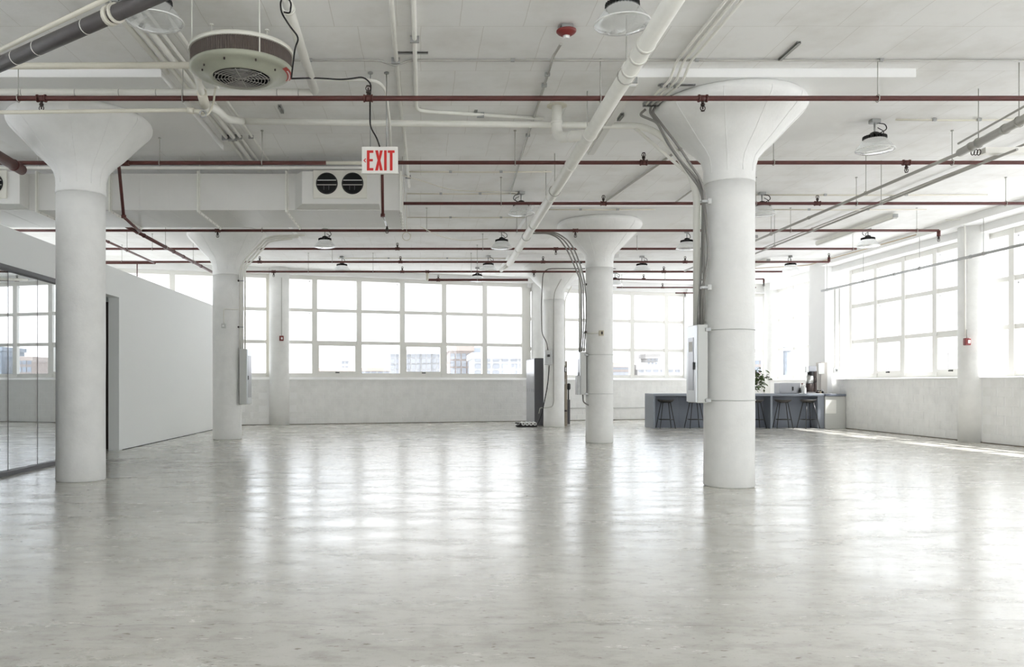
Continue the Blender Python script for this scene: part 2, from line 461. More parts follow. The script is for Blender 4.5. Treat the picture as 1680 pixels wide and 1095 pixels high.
# walls: plinth, head, sloping sill
def wall(name, fn, u0, u1, zs, th=.46, extra=None):
    m = MB()
    m.fbox(fn, u0, u1, .014, th, 0, 1.365)
    m.fbox(fn, u0, u1, .33, th, 1.36, zs[0] - .05)
    m.fbox(fn, u0, u1, 0, th, zs[-1] + .05, CEIL)
    if extra: extra(m)
    o = m.build(name, 'white_wall'); tag(o, kind='structure'); return o
def sill(n, fn, u0, u1, z0, gd):
    m = MB()
    c = [fn(u0, -.02, 1.36), fn(u1, -.02, 1.36), fn(u1, gd, 1.36), fn(u0, gd, 1.36),
         fn(u0, -.02, 1.385), fn(u1, -.02, 1.385), fn(u1, gd, z0 - .05), fn(u0, gd, z0 - .05)]
    m.hexa(c); o = m.build('trim_%d' % n, 'white_wall'); tag(o, kind='structure'); return o
wb = wall('wall_back', fb, XFAR, 9.66, Z_A, extra=lambda m: m.fbox(fb, 3.62, 9.66, .1, .46, Z_B[-1] + .05, Z_A[-1] + .05).fbox(fb, 9.48, 9.8, 0, .46, 0, CEIL))
we = wall('wall_end', fc, 9.66, 12.8, Z_B, extra=lambda m: m.fbox(fc, 12.36, 12.8, 0, .46, 0, CEIL))
wf = wall('wall_far_right', fe, 23.9, 29.3, [1.48, 4.48])
wr = wall('wall_right', fr, YREAR, 23.75, [1.46, 4.41], th=.6)
wq = wall('wall_rear', fq, XFAR, 12.8, Z_A)
wl = wall('wall_far_left', fl, YREAR - .4, 24.0, Z_A)
sill(1, fb, XFAR, 9.66, 1.51, GLASS_D - .05); sill(2, fc, 9.66, 12.6, 1.48, GLASS_D - .05)
sill(3, fe, 23.9, 29.2, 1.48, .25); sill(4, fr, YREAR, 23.75, 1.46, .33)

# painted concrete blocks below the sills
BW, BH, N_COURSE = .405, .194, 7
def block_mesh():
    m = MB(); a, h, c = BW / 2 - .0015, BH / 2 - .0015, .0035
    fr0 = [(-a, 0, -h), (a, 0, -h), (a, 0, h), (-a, 0, h)]
    fr1 = [(-a + c, -.006, -h + c), (a - c, -.006, -h + c), (a - c, -.006, h - c), (-a + c, -.006, h - c)]
    m.add(fr0 + fr1, [(4, 5, 6, 7), (0, 1, 5, 4), (1, 2, 6, 5), (2, 3, 7, 6), (3, 0, 4, 7)])
    return m.mesh('block', 'block_paint')
BM = block_mesh()
def block_wall(parent, fn, u0, u1, scale_u=1.0, rz=0.0):
    n = int((u1 - u0) / (BW / scale_u))
    pitch = (u1 - u0) / n
    for j in range(N_COURSE):
        off = 0 if j % 2 else pitch / 2
        for i in range(n - (0 if j % 2 else 1)):
            u = u0 + off + pitch * (i + .5)
            p = fn(u, .0145 + random.uniform(0, .002), .012 + BH * (j + .5))
            inst('block', BM, p, parent, (0, 0, rz))
RB = math.atan(.3)
block_wall(wb, fb, -5.55, -4.62, BL, RB); block_wall(wb, fb, -4.0, 3.62, BL, RB); block_wall(wb, fb, 4.32, 9.46, BL, RB)
block_wall(wr, fr, 18.0, 23.7, 1.0, -PI / 2); block_wall(wr, fr, 13.4, 17.4, 1.0, -PI / 2)

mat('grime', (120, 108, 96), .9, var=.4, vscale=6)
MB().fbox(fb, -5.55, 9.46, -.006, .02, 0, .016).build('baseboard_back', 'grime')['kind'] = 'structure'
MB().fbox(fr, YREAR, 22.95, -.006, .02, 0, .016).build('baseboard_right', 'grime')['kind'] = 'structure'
# square piers at the counter
MB().box(11.57, 11.76, 23.55, 24.5, .99, CEIL).build('trim_5', 'white_wall')['kind'] = 'structure'
MB().box(11.76, 12.6, 23.75, 24.6, 0, CEIL).build('trim_6', 'white_wall')['kind'] = 'structure'
# lintel beam under the slab along the right wall
MB().box(11.45, 11.95, YREAR, 23.6, 4.62, CEIL + .01).build('trim_7', 'white_wall')['kind'] = 'structure'

# partition on the left: plaster wall, header over the glass front
m = MB().box(XP - .2, XP, 15.34, back_y(XP) - .02, 0, 3.38).box(XP - .2, XP, 2.9, 15.34, 2.86, 3.38)
tag(m.build('wall_left', 'partition_paint'), kind='structure')
tag(MB().box(XP - .02, XP + .006, 15.5, back_y(XP) - .03, 0, .012).build('baseboard_left', 'dark_void'), kind='structure')
gp = empty('glass_partition', (XP - .1, 11, 0), 'frameless glass office front with slim grey rails beneath the white header', 'partition')
MB().box(XP - .09, XP + .03, 3.0, 13.45, 2.80, 2.86).build('top_rail', 'charcoal_cabinet', gp)
MB().box(XP - .09, XP + .03, 3.0, 13.45, 0, .06).build('bottom_rail', 'charcoal_cabinet', gp)
ys = [13.45] + [13.01 - .87 * k for k in range(12)]
for a, b in zip(ys[1:], ys[:-1]):
    MB().box(XP - .042, XP - .03, a + .006, b - .006, .06, 2.80).build('glass_panel', 'partition_glass', gp)
    MB().box(XP - .044, XP - .028, a - .006, a + .006, .06, 2.80).build('joint', 'charcoal_cabinet', gp)
dr = empty('door_1', (XP - .3, 15.6, 0), kind='structure')
MB().box(XP - 1.3, XP - .18, 15.58, 15.63, .01, 2.80).build('door_leaf', 'brown_black', dr)
MB().tube([(XP - 1.18, 15.55, .95), (XP - 1.18, 15.55, 1.25)], .012, 8).build('door_handle', 'steel', dr)
# unseen office walls and roof, added to darken the space behind the glass
MB().box(-9.3, -9.15, 3.0, 15.9, 0, 3.38).box(-9.15, XP - .2, 15.75, 15.9, 0, 3.38).box(-9.3, XP - .2, 2.9, 3.0, 0, 3.38).build('wall_office_added', 'partition_paint')['kind'] = 'structure'
MB().box(-9.3, XP - .2, 2.9, 15.9, 3.38, 3.46).build('trim_9', 'partition_paint')['kind'] = 'structure'

# ------------------------------------------------------------------ columns
PROF = [(.305, 3.88), (.333, 3.98), (.416, 4.08), (.527, 4.18), (.625, 4.285), (.725, 4.39), (.80, 4.465), (.86, 4.53), (.883, 4.57), (.888, 4.605), (.875, 4.645), (.84, 4.678)]
def mushroom(X, Y, label, panel, R=.30):
    root = empty('concrete_column', (X, Y, 0), label, 'column', 'mushroom columns', 'thing')
    prof = []
    zz = 0
    for i in range(13):
        z = 3.69 * i / 12; prof.append((R + random.uniform(-.002, .002), z))
    MB().lathe([(R - .012, 0), (R + .004, .02)] + prof[1:], (X, Y, 0), 40).build('shaft', 'column_paint', root)
    k = R / .30
    cap = [(R + .004, 3.69), (R + .006, 3.71), (R + .002, 3.80)] + [(r * (k if r < .4 else 1), z) for r, z in PROF]
    MB().lathe(cap, (X, Y, 0), 48).build('capital', 'column_paint', root)
    for a in (-150, -118, -82, -50, -20, 30, 75, 120):
        a = math.radians(a + random.uniform(-6, 6)); sp = []
        for r, z in cap[2:-2]:
            sp.append((X + (r + .001) * math.cos(a), Y + (r + .001) * math.sin(a), z))
        MB().tube(sp, .0035, 5).build('seam_ridge', 'column_paint', root)
    x0, x1, y0, y1 = panel
    MB().box(x0, x1, y0, y1, DROP, CEIL + .02).build('drop_panel', 'white_wall', ceil_)
    return root
C1 = (3.775, 10.07); C2 = (-4.40, 10.66); C3 = (3.79, 17.45); C4 = (-4.37, 18.6); C5 = (3.88, 23.95)
mushroom(*C1, 'big white mushroom column in front of the counter, with a grey electrical panel strapped on', (2.3, 5.54, 9.2, 11.6), .297)
mushroom(*C2, 'big white mushroom column beside the glass office front, nothing fixed to it', (-5.9, -2.9, 9.2, 12.1), .302)
mushroom(*C3, 'white mushroom column in the middle of the hall with grey cables and thin panel box', (2.2, 5.35, 15.9, 19.0), .287)
mushroom(*C4, 'white mushroom column at the end of the partition with tall grey panel box', (-5.9, -2.9, 17.0, 20.1), .32)
mushroom(*C5, 'most distant white mushroom column, beside the dark cabinet', (2.4, 5.4, 22.4, 25.5), .30)
for (X, Y), R, lab in (((-4.31, 25.1), .305, 'plain round white wall column with red fire alarm box, between back windows'),
                  ((4.02, 27.62), .30, 'plain round white wall column behind the dark cabinet'),
                  ((11.90, 17.72), .285, 'plain round sunlit wall column with fire alarm box, between the side windows'),
                  ((12.42, 28.95), .30, 'plain round white column in the corner behind the counter')):
    c = MB().lathe([(R, 0), (R, 1.2), (R, 2.4), (R, 3.6), (R, CEIL - .002)], (X, Y, 0), 36).build('wall_column', 'column_paint')
    tag(c, lab, 'column', 'round wall columns', 'thing')

# ------------------------------------------------------------------ exterior
def building(x0, x1, y0, y1, top, mt, label, rows, cols, ww, wh, zt, gap_z, wm='glass_far', roof=None, base=-24, face='y'):
    b = empty('far_building', ((x0 + x1) / 2, y0, base), label, 'building', 'buildings beyond the windows')
    MB().box(x0, x1, y0, y1, base, top).build('body', mt, b)
    MB().box(x0 - .3, x1 + .3, y0 - .3, y1 + .3, top - .5, top + .35).build('parapet', roof or mt, b)
    q = MB()
    if face == 'y': q.box(-ww / 2, ww / 2, -.12, .12, -wh / 2, wh / 2)
    else: q.box(-.12, .12, -ww / 2, ww / 2, -wh / 2, wh / 2)
    me = q.mesh('window', wm)
    for r in range(rows):
        for c in range(cols):
            if face == 'y': p = (x0 + (x1 - x0) * (c + .5) / cols, y0, zt - r * gap_z)
            else: p = (x0, y0 + (y1 - y0) * (c + .5) / cols, zt - r * gap_z)
            inst('window', me, p, b)
    return b
def px(x, Y): return (x - VX) * Y / FPX
def pz(y, Y): return CAMZ + (VY - y) * Y / FPX
D = 150
building(px(640, D), px(742, D), D, D + 30, pz(577, D), 'white_far', 'long pale building with rows of windows, seen through the middle panes', 4, 12, .72, .85, pz(583, D), 1.05)
D = 130
building(px(738, D), px(775, D), D, D + 14, pz(571, D), 'brick_far', 'pale brick building with small roof tank, between the two long white ones', 3, 4, .7, .9, pz(585, D), 1.15)
MB().box(px(773, D), px(792, D), D + 4, D + 7, pz(582, D), pz(569, D)).build('rooftop_tank', 'blue_far', bpy.data.objects['far_building.001'])
D = 115
building(px(777, D), px(880, D), D, D + 12, pz(583, D), 'white_far', 'white factory with three rows of wide windows beside the dark cabinet', 3, 7, .85, .62, pz(590, D), .95)
D = 210
building(px(515, D), px(660, D), D, D + 30, pz(606, D), 'white_far', 'low white roofline with an orange tiled top far beyond the back windows', 1, 14, 1.2, .6, pz(612, D), 1, roof='roof_far')
building(px(560, 260), px(572, 260), 260, 266, pz(590, 260), 'white_far', 'small pale tower on the skyline beyond the back windows', 2, 2, .8, .8, pz(595, 260), 1.6)
D = 140
building(px(995, D), px(1036, D), D, D + 20, pz(598, D), 'brick_far', 'low pale brick block seen past the middle column', 2, 6, .7, .8, pz(603, D), 1.2)
building(px(1046, D), px(1130, D), D, D + 20, pz(602, D), 'white_far', 'low white block above the bar counter end', 1, 7, .8, .7, pz(608, D), 1.2)
building(px(1061, D + 5), px(1080, D + 5), D + 5, D + 9, pz(584, D + 5), 'concrete_far', 'square roof house with windows on the low white block', 2, 3, .4, .5, pz(590, D + 5), .8, base=pz(602, 140) + .9)
D = 170
building(px(1238, D), px(1262, D), D, D + 20, pz(588, D), 'brick_far', 'pale house with bluish windows seen above the potted plant', 2, 3, .8, 1.0, pz(594, D), 1.6, wm='blue_far')
building(px(1288, D), px(1299, D), D, D + 10, pz(572, D), 'blue_far', 'narrow blue-grey tower beyond the corner window', 4, 2, .4, .6, pz(577, D), 1.2)
building(px(1302, D), px(1345, D), D + 20, D + 40, pz(606, D), 'blue_far', 'low blue-grey roofs behind the coffee machine', 1, 6, .8, .5, pz(610, D), 1.2)
building(px(1400, 190), px(1625, 190), 190, 215, pz(611, 190), 'white_far', 'low white sheds along the skyline beyond the side windows', 1, 24, .8, .4, pz(614, 190), 1)
up = empty('utility_pole', (px(1557, 60), 60, -24), 'bare wooden utility pole with a crossarm beyond the side window', 'pole')
MB().tube([(px(1557, 60), 60, -24), (px(1557, 60), 60, pz(575, 60))], .10, 8).build('shaft', 'concrete_far', up)
MB().box(px(1545, 60), px(1569, 60), 59.92, 60.05, pz(580, 60), pz(578, 60)).build('crossarm', 'concrete_far', up)
tag(MB().box(-900, 900, -900, 1500, -24.5, -24).build('ground', 'bounce_ground_far'), kind='structure')  # unseen ground, kept pale to throw light up at the ceiling

# ------------------------------------------------------------------ red sprinkler pipes
def head_mesh(s):                    # s = -1 hangs down, +1 stands up; origin on the pipe axis
    m = MB()
    m.tube([(0, 0, s * .02), (0, 0, s * .062)], .017, 8)
    m.tube([(0, 0, s * .06), (0, 0, s * .078)], .024, 8)
    m.ring((0, 0, s * .108), .026, .0055, 12, 5, 'y')
    m.tube([(0, 0, s * .08), (0, 0, s * .118)], .008, 6)
    m.tube([(0, 0, s * .133), (0, 0, s * .139)], .022, 10)
    return m.mesh('sprinkler_head', 'brown_black')
HEAD = {-1: head_mesh(-1), 1: head_mesh(1)}
def fit_mesh(r):
    m = MB().tube([(-.05, 0, 0), (-.035, 0, 0)], r * 1.55, 10).tube([(-.035, 0, 0), (.035, 0, 0)], r * 1.32, 10).tube([(.035, 0, 0), (.05, 0, 0)], r * 1.55, 10)
    return m.mesh('fitting', 'pipe_red')
FIT = {}
def hang_mesh(L, r):
    m = MB().tube([(0, 0, r + .01), (0, 0, L)], .0055, 6).ring((0, 0, 0), r + .012, .006, 12, 5, 'x')
    m.tube([(0, 0, L - .012), (0, 0, L)], .02, 8)
    return m.mesh('hanger_rod', 'conduit_grey')
def ceil_over(X, Y):
    for x0, x1, y0, y1 in ((2.3, 5.54, 9.2, 11.6), (-5.9, -2.9, 9.2, 12.1), (2.2, 5.35, 15.9, 19.0), (-5.9, -2.9, 17.0, 20.1), (2.4, 5.4, 22.4, 25.5)):
        if x0 < X < x1 and y0 < Y < y1: return DROP
    return CEIL
def red_pipe(label, y, Y, x0, x1, heads=(), hangers=(), r=.027, end0=None, end1=None, sag=0.0):
    Z = pz(y, Y); X0 = x0 if isinstance(x0, float) else px(x0, Y); X1 = x1 if isinstance(x1, float) else px(x1, Y)
    root = empty('sprinkler_pipe', ((X0 + X1) / 2, Y, Z), label, 'pipe', 'red sprinkler branch pipes')
    MB().tube([(X0 + (X1 - X0) * i / 8, Y, Z - sag * math.sin(PI * i / 8)) for i in range(9)], r, 12).build('pipe', 'pipe_red', root)
    if r not in FIT: FIT[r] = fit_mesh(r)
    for x, s in heads:
        X = px(x, Y); inst('fitting', FIT[r], (X, Y, Z), root); inst('sprinkler_head', HEAD[s], (X, Y, Z), root)
    for x in hangers:
        X = px(x, Y); inst('hanger_rod', hang_mesh(ceil_over(X, Y) - Z, r), (X, Y, Z), root)
    for X, e in ((X0, end0), (X1, end1)):
        if e is not None:
            MB().tube([(X, Y, Z), (X, Y, Z + e * .12)], r * 1.25, 10).build('elbow', 'pipe_red', root)
            inst('sprinkler_head', HEAD[1 if e > 0 else -1], (X, Y, Z + e * .08), root)
    return root
red_pipe('red sprinkler pipe crossing in front of both big column capitals, first from the camera', 161.5, 8.95, -9.0, 11.7,
         [(68, -1), (604, 1), (1153, -1)], [30, 300, 985, 1440], r=.028)
r2 = red_pipe('red sprinkler pipe above the air duct, ending above the twin round grilles', 267.5, 11.45, -9.0, 535, [], [100, 262, 430], r=.028)
MB().tube([at(535, 267.5, 11.45), at(648, 267.5, 11.45)], .026, 12).build('white_sleeve', 'pipe_cream', r2)['label'] = 'length of the pipe painted cream'
zz = pz(267.5, 11.45)
MB().tube(fillet([at(193, 267.5, 11.45), at(195, 272, 11.95), at(203, 356, 12.25)], .06), .024, 10).build('drop', 'pipe_red', r2)
MB().tube([at(203, 353, 12.25), at(203, 358, 12.25)], .036, 10).build('elbow', 'pipe_red', r2)
MB().tube(fillet([at(203, 356, 12.25), at(229, 380, 13.9), at(231, 379, 15.2), at(231, 378, 16.45)], .05), .022, 10).build('return', 'pipe_red', r2)
MB().tube([at(198, 267.5, 11.45), at(212, 267.5, 11.45)], .042, 10).build('fitting', 'pipe_red', r2)
r2b = red_pipe('red sprinkler pipe starting behind the exit sign and running to the side windows', 267, 11.45, 653, 11.7, [(1056, 1), (1487, -1)], [845, 1269, 1562])
MB().tube(fillet([at(655, 267, 11.45), at(627, 271, 12.1), at(628, 353, 12.35)], .06), .022, 10).build('drop', 'pipe_red', r2b)
MB().tube([at(628, 351, 12.35), at(628, 356, 12.35)], .033, 10).build('elbow', 'pipe_red', r2b)
MB().tube([at(628, 354, 12.35), at(635, 371, 13.6)], .016, 8).build('chrome_arm', 'steel', r2b)['label'] = 'shiny bare metal arm'
inst('sprinkler_head', HEAD[-1], at(635, 369, 13.6), r2b)
red_pipe('red sprinkler pipe starting at the end of the air duct', 334, 14.05, 662, 11.7, [(990, 1), (1341, 1)], [822, 1240, 1405, 1650])
red_pipe('red sprinkler pipe passing just under the back edge of the air duct', 378.5, 16.5, -9.0, 1540, [(357, -1), (944, -1)], [430, 700, 848, 1297, 1504], end1=-1)
red_pipe('red sprinkler pipe close behind the second row of capitals, ending at a lamp', 408.5, 19.35, -9.0, 1405, [(652, 1), (912, -1)], [250, 792, 1045, 1399])
red_pipe('red sprinkler pipe running to an upturned end left of the side windows', 430, 20.9, -9.0, 1360, [(426, 1), (657, 1), (891, 1), (1124, 1)], [200, 545, 783, 1230], end1=1)
r7 = red_pipe('red sprinkler pipe just above the back windows, with a white drop in it', 446, 22.2, 403, 1283, [(449, -1), (660, 1), (876, -1), (1089, 1)], [506, 612, 773, 1152])
MB().tube([at(701, 446, 22.2), at(701, 458, 22.4), at(701, 459.5, 24.05)], .035, 10).build('white_drop', 'pipe_cream', r7)['label'] = 'short drop painted white'
inst('fitting', FIT[.027], at(701, 446, 22.2), r7)
red_pipe('short red sprinkler pipe in front of the back window heads, fed by the white drop', 459.5, 24.1, 701, 866, [(719, 1)], [783], r=.036)
red_pipe('slightly sagging red pipe above the back right windows', 458, 25.0, 1004, 1253, [(1056, 1)], [1091, 1220], r=.022, end1=-1, sag=.03)
red_pipe('red pipe touching the heads of the back right windows', 472, 26.7, 1012, 1240, [(1087, 1)], [1020, 1180], r=.022)
red_pipe('very short red pipe with one hanging head near the corner column', 481, 28.2, 1108, 1160, [(1124, -1)], [1150], r=.022)

def depth_pipe(name, label, X, Z, Y0, Y1, r, m='pipe_red', hang=(), cat='pipe', X1=None, Z1=None, collars=(), group=None, couplings='coupling'):
    X1 = X if X1 is None else X1; Z1 = Z if Z1 is None else Z1
    f = lambda Y: Vector((X + (X1 - X) * (Y - Y0) / (Y1 - Y0), Y, Z + (Z1 - Z) * (Y - Y0) / (Y1 - Y0)))
    root = empty(name, f((Y0 + Y1) / 2), label, cat, group)
    MB().tube([f(Y0), f((Y0 + Y1) / 2), f(Y1)], r, 14).build('pipe', m, root)
    for y in hang:
        p = f(y); h = ceil_over(p.x, p.y) - p.z
        MB().tube([p + Vector((0, 0, r)), p + Vector((0, 0, h))], .006, 6).ring(tuple(p), r + .008, .006, 14, 5, 'y').build('hanger_rod', 'conduit_grey', root)
    for y in collars:
        a, b = f(y - .02), f(y + .02); MB().tube([a, b], r + .008, 14).build(couplings, m, root)
    return root
depth_pipe('sprinkler_main', 'red sprinkler main running towards the back windows above the partition', -5.58, 4.24, 15.4, 22.2, .036, hang=(16.2, 18.0, 20.2), collars=(16.6, 18.6, 19.35, 20.9))
p = depth_pipe('sprinkler_main', 'thinner red sprinkler pipe over the closed office, with a hanging drop', -6.6, 4.25, 15.6, 20.45, .024, hang=(16.4, 18.5), collars=(17.4, 20.4))
MB().tube([(-9, 20.45, 4.25), (-6.6, 20.45, 4.25)], .024, 10).build('branch', 'pipe_red', p)
MB().tube([at(225, 432, 20.45), at(225, 456, 20.45)], .014, 8).build('drop', 'pipe_red', p)
depth_pipe('sprinkler_main', 'thick red pipe coming in at the edge beside the big glass-side column', -5.36, 4.2, 8.6, 11.35, .07, X1=-5.5, hang=(9.6,), collars=(11.1,))

# ------------------------------------------------------------------ big drain pipe and its elbow
main = depth_pipe('drain_pipe', 'thick white drain pipe running the length of the ceiling beside the middle columns', 1.934, 4.21, 5.4, 20.2, .078, 'pipe_white', X1=2.182, Z1=4.20,
                  hang=(7.9, 12.6, 16.5), collars=(7.16, 7.42, 7.73, 9.75, 11.1, 13.0, 15.3, 18.0), couplings='collar')
MB().tube([(2.18, 20.1, 4.20), (2.17, 23.2, 4.36)], .05, 12).build('tail', 'pipe_white', main)
for y in (9.92, 13.6):
    MB().tube([(1.994 + .0168 * (y - 9), y, 4.28), (1.994 + .0168 * (y - 9), y, CEIL)], .006, 6).build('hanger_rod', 'conduit_grey', main)
el = empty('elbow_pipe', (1.73, 10.4, CEIL), 'white pipe dropping from a ceiling flange and bending into the drain pipe', 'pipe')
MB().tube(fillet([(1.725, 10.42, CEIL - .003), (1.725, 10.42, 4.36), (2.0, 9.85, 4.235)], .16, 6), .066, 16).build('pipe', 'pipe_white', el)
MB().lathe([(.125, -.014), (.125, -.002)], (1.725, 10.42, CEIL), 24).build('flange', 'pipe_cream', el)
MB().lathe([(.072, -.02), (.072, .02)], (1.725, 10.42, 4.56), 20).build('collar', 'pipe_white', el)
MB().tube([(1.855, 10.15, 4.301), (1.875, 10.109, 4.292)], .072, 16).build('collar', 'pipe_white', el)

# ------------------------------------------------------------------ dark and white pipes over the left front
dk = empty('dark_pipe', at(100, 60, 6.8), 'dark grey pipe slanting across the ceiling corner with a white clamp', 'pipe')
a, b = at(-30, 119, 7.45), at(300, -27, 5.95)
MB().tube([a, b], .062, 16).build('pipe', 'pipe_dark', dk)
dirv = (b - a)
for t, m_, r_, l_, nm in ((.205, 'pipe_white', .064, .004, 'band'), (.325, 'pipe_white', .064, .004, 'band'), (.575, 'pipe_white', .064, .004, 'band'), (.69, 'pipe_cream', .078, .022, 'clamp'), (.715, 'pipe_cream', .078, .012, 'clamp')):
    c = a + dirv * t; u = dirv.normalized() * l_
    MB().tube([c - u, c + u], r_, 16).build(nm, m_, dk)
MB().tube([a + dirv * .69 + Vector((0, 0, .06)), Vector(((a + dirv * .69).x, (a + dirv * .69).y, CEIL))], .007, 6).build('hanger_rod', 'conduit_grey', dk)
def run(name, label, pts, r, m, cat='conduit', clips=(), group=None, rr=.12, extra=None):
    pts = fillet(pts, rr) if len(pts) > 2 else [Vector(q) for q in pts]
    root = empty(name, pts[len(pts) // 2], label, cat, group)
    MB().tube(pts, r, 10).build('tube', m, root)
    for i, q in enumerate(clips):
        q = Vector(q)
        MB().box(q.x - r * 1.9, q.x + r * 1.9, q.y - .016, q.y + .016, q.z - r * 1.3, q.z + r * 1.3).build('clip', 'galvanised', root)
    return root
run('white_conduit', 'thin cream conduit above and beside the slanting dark pipe', [at(-30, 97, 7.9), at(200, -14, 6.9)], .022, 'pipe_cream')
run('white_pipe', 'straight cream pipe ending at the round fan unit, upper of the two', [(-6.5, 8.44, 4.5), at(322, 107, 8.44)], .034, 'pipe_cream', 'pipe', group=None)
wp = run('white_pipe', 'white banded pipe behind the first red pipe, meeting a slanting white pipe', [(-7.0, 9.3, 4.545), at(512, 152, 9.3)], .042, 'pipe_white', 'pipe')
for x in (36, 124, 196, 257, 300, 455, 490):
    c = at(x, 152.5, 9.3); MB().tube([c - Vector((.004, 0, 0)), c + Vector((.004, 0, 0))], .0445, 14).build('band', 'conduit_grey', wp)
wp = run('white_pipe', 'thick white pipe beside the fan unit with a black cable looped on it', [(-1.14, 6.0, 4.55), (-1.19, 9.25, 4.545)], .047, 'pipe_white', 'pipe')
for y in (7.2, 7.25):
    MB().tube([(-1.16, y - .02, 4.55), (-1.16, y + .01, 4.55)], .056, 14).build('collar', 'pipe_white', wp)
lp = [at(478, 128, 7.6), at(484, 78, 7.4), at(491, 62, 7.3), at(476, 44, 7.2), at(461, 20, 7.1), at(460, 2, 7.0), at(468, -8, 6.95), at(478, 4, 7.0), at(476, 22, 7.12), at(466, 20, 7.15)]
run('black_cable', 'black cable from the fan unit looped over a white pipe', lp, .0075, 'black_rubber', 'cable', rr=.08)
run('black_cable', 'black cable from the fan unit across the ceiling and down to the exit sign',
    [at(478, 129, 8.4), at(520, 128, 8.9), at(563, 131, 9.15), at(596, 126, 9.2), at(609, 137, 9.22), at(607, 160, 9.2), at(607, 208, 9.2), at(618, 226, 9.25), at(623, 241, 9.28)], .0085, 'black_rubber', 'cable', rr=.2)
run('white_pipe', 'thin cream pipe from the valve under the fan unit across the big capital', [(-6.6, 8.6, 4.06), at(312, 180.5, 8.75)], .021, 'pipe_cream', 'pipe')
va = empty('valve', at(330, 183, 8.75), 'cream valve and pipe joint hanging under the round fan unit', 'valve')
MB().tube(fillet([at(323, 123, 8.0), at(330, 150, 8.4), at(338, 170, 8.65), at(338, 184, 8.75)], .1), .034, 12).build('riser', 'pipe_white', va)
MB().tube([at(331, 152, 8.42), at(336, 172, 8.66)], .052, 12).build('sleeve', 'pipe_cream', va)
MB().tube([at(308, 181, 8.75), at(318, 182, 8.75)], .034, 12).tube([at(318, 182, 8.75), at(338, 185, 8.75)], .026, 12).build('body', 'pipe_cream', va)
MB().ring(tuple(at(333, 187, 8.7)), .034, .008, 14, 6, 'y').build('handwheel', 'galvanised', va)
MB().tube(fillet([at(353, 145, 8.6), at(350, 172, 8.7), at(342, 189, 8.75), at(328, 191, 8.75)], .1), .011, 8).build('small_tube', 'pipe_cream', va)
MB().tube(fillet([at(338, 172, 8.7), at(356, 180, 9.0), at(372, 196, 9.8), at(398, 199, 10.66)], .2, 5), .045, 12).build('bend', 'pipe_white', va)
run('white_pipe', 'long white pipe from the fan valve to the big counter-side column, bending down beside it',
    [at(397, 199, 10.66), at(690, 203, 10.66), at(1052, 206.5, 10.6), at(1086, 222, 10.45), at(1132, 282, 10.3), at(1143, 318, 10.25), at(1143, 534, 10.2)], .043, 'pipe_white', 'pipe', rr=.5)
run('white_conduit', 'pale straight brace slanting from the long white pipe to the big column', [at(1040, 209, 10.6), at(1090, 252, 10.45), at(1136, 292, 10.32)], .02, 'pipe_white', 'brace')
# the bundle of white conduits running back beside the drop panel
for i, (xo, z, y1, r, lab) in enumerate(((-2.86, 4.735, 9.19, .03, 'first'), (-2.76, 4.735, 13.0, .026, 'second'), (-2.66, 4.735, 13.4, .034, 'third'), (-2.565, 4.74, 13.4, .02, 'fourth'), (-2.40, 4.745, 13.2, .018, 'fifth'))):
    root = run('white_conduit', 'white conduit in the bundle behind the fan unit, %s from the drop panel' % lab, [(xo, 6.2, z - .012), (xo + .03, y1, z - .012)], r, 'pipe_white',
               clips=[(xo + .01, y, z - .014) for y in (7.4, 9.9, 11.6) if y < y1], group='white conduit bundle')
run('white_conduit', 'white conduit along the ceiling passing over the exit sign', [(-.275, 5.5, 4.75), (-.255, 10.9, 4.75)], .024, 'pipe_white', clips=[(-.27, 8.9, 4.745)])
run('white_conduit', 'white conduit along the ceiling continuing beyond the long white pipe towards the duct', [(-.235, 11.15, 4.75), (-.20, 14.6, 4.75)], .024, 'pipe_white', clips=[(-.21, 13.9, 4.745)])
run('white_conduit', 'white conduit turning square towards the elbow pipe', [(-.07, 5.5, 4.75), (-.055, 10.55, 4.75), (1.62, 10.85, 4.75)], .024, 'pipe_white', clips=[(-.06, 8.35, 4.745), (.78, 10.7, 4.745)], rr=.18)
run('white_conduit', 'small white conduit bending down behind the exit sign', [at(520, 130, 9.25), at(618, 132, 9.25), at(632, 146, 9.45), at(639, 200, 10.4), at(641, 240, 11.2)], .018, 'pipe_white', rr=.15)
run('grey_conduit', 'thin dark-lined conduit crossing the whole ceiling in front of the drop panels',
    [(-2.3, 8.93, 4.762), (-.45, 8.93, 4.762), (-.28, 8.93, 4.70), (-.12, 8.93, 4.762), (11.0, 8.93, 4.762)], .011, 'conduit_grey', rr=.05, clips=[(x, 8.93, 4.765) for x in (-1.2, 1.0, 3.0, 5.0, 7.4, 9.5)])
for i, (o, lab) in enumerate(((0, 'innermost'), (.075, 'middle one'), (.15, 'outermost'))):
    run('grey_conduit', 'one of three conduits stepping over the drop panel to the big capital, %s' % lab,
        [(2.79 + o, 6.0, 4.755), (2.78 + o, 8.95, 4.75), (2.79 + o, 9.22, 4.645), (2.76 + o, 9.55, 4.645), (2.74 + o * .8, 10.05, 4.645)], .015, 'pipe_white', rr=.08,
        clips=[(2.77 + o, 9.4, 4.655), (2.745 + o * .8, 10.0, 4.655)], group='three conduits over the drop panel')
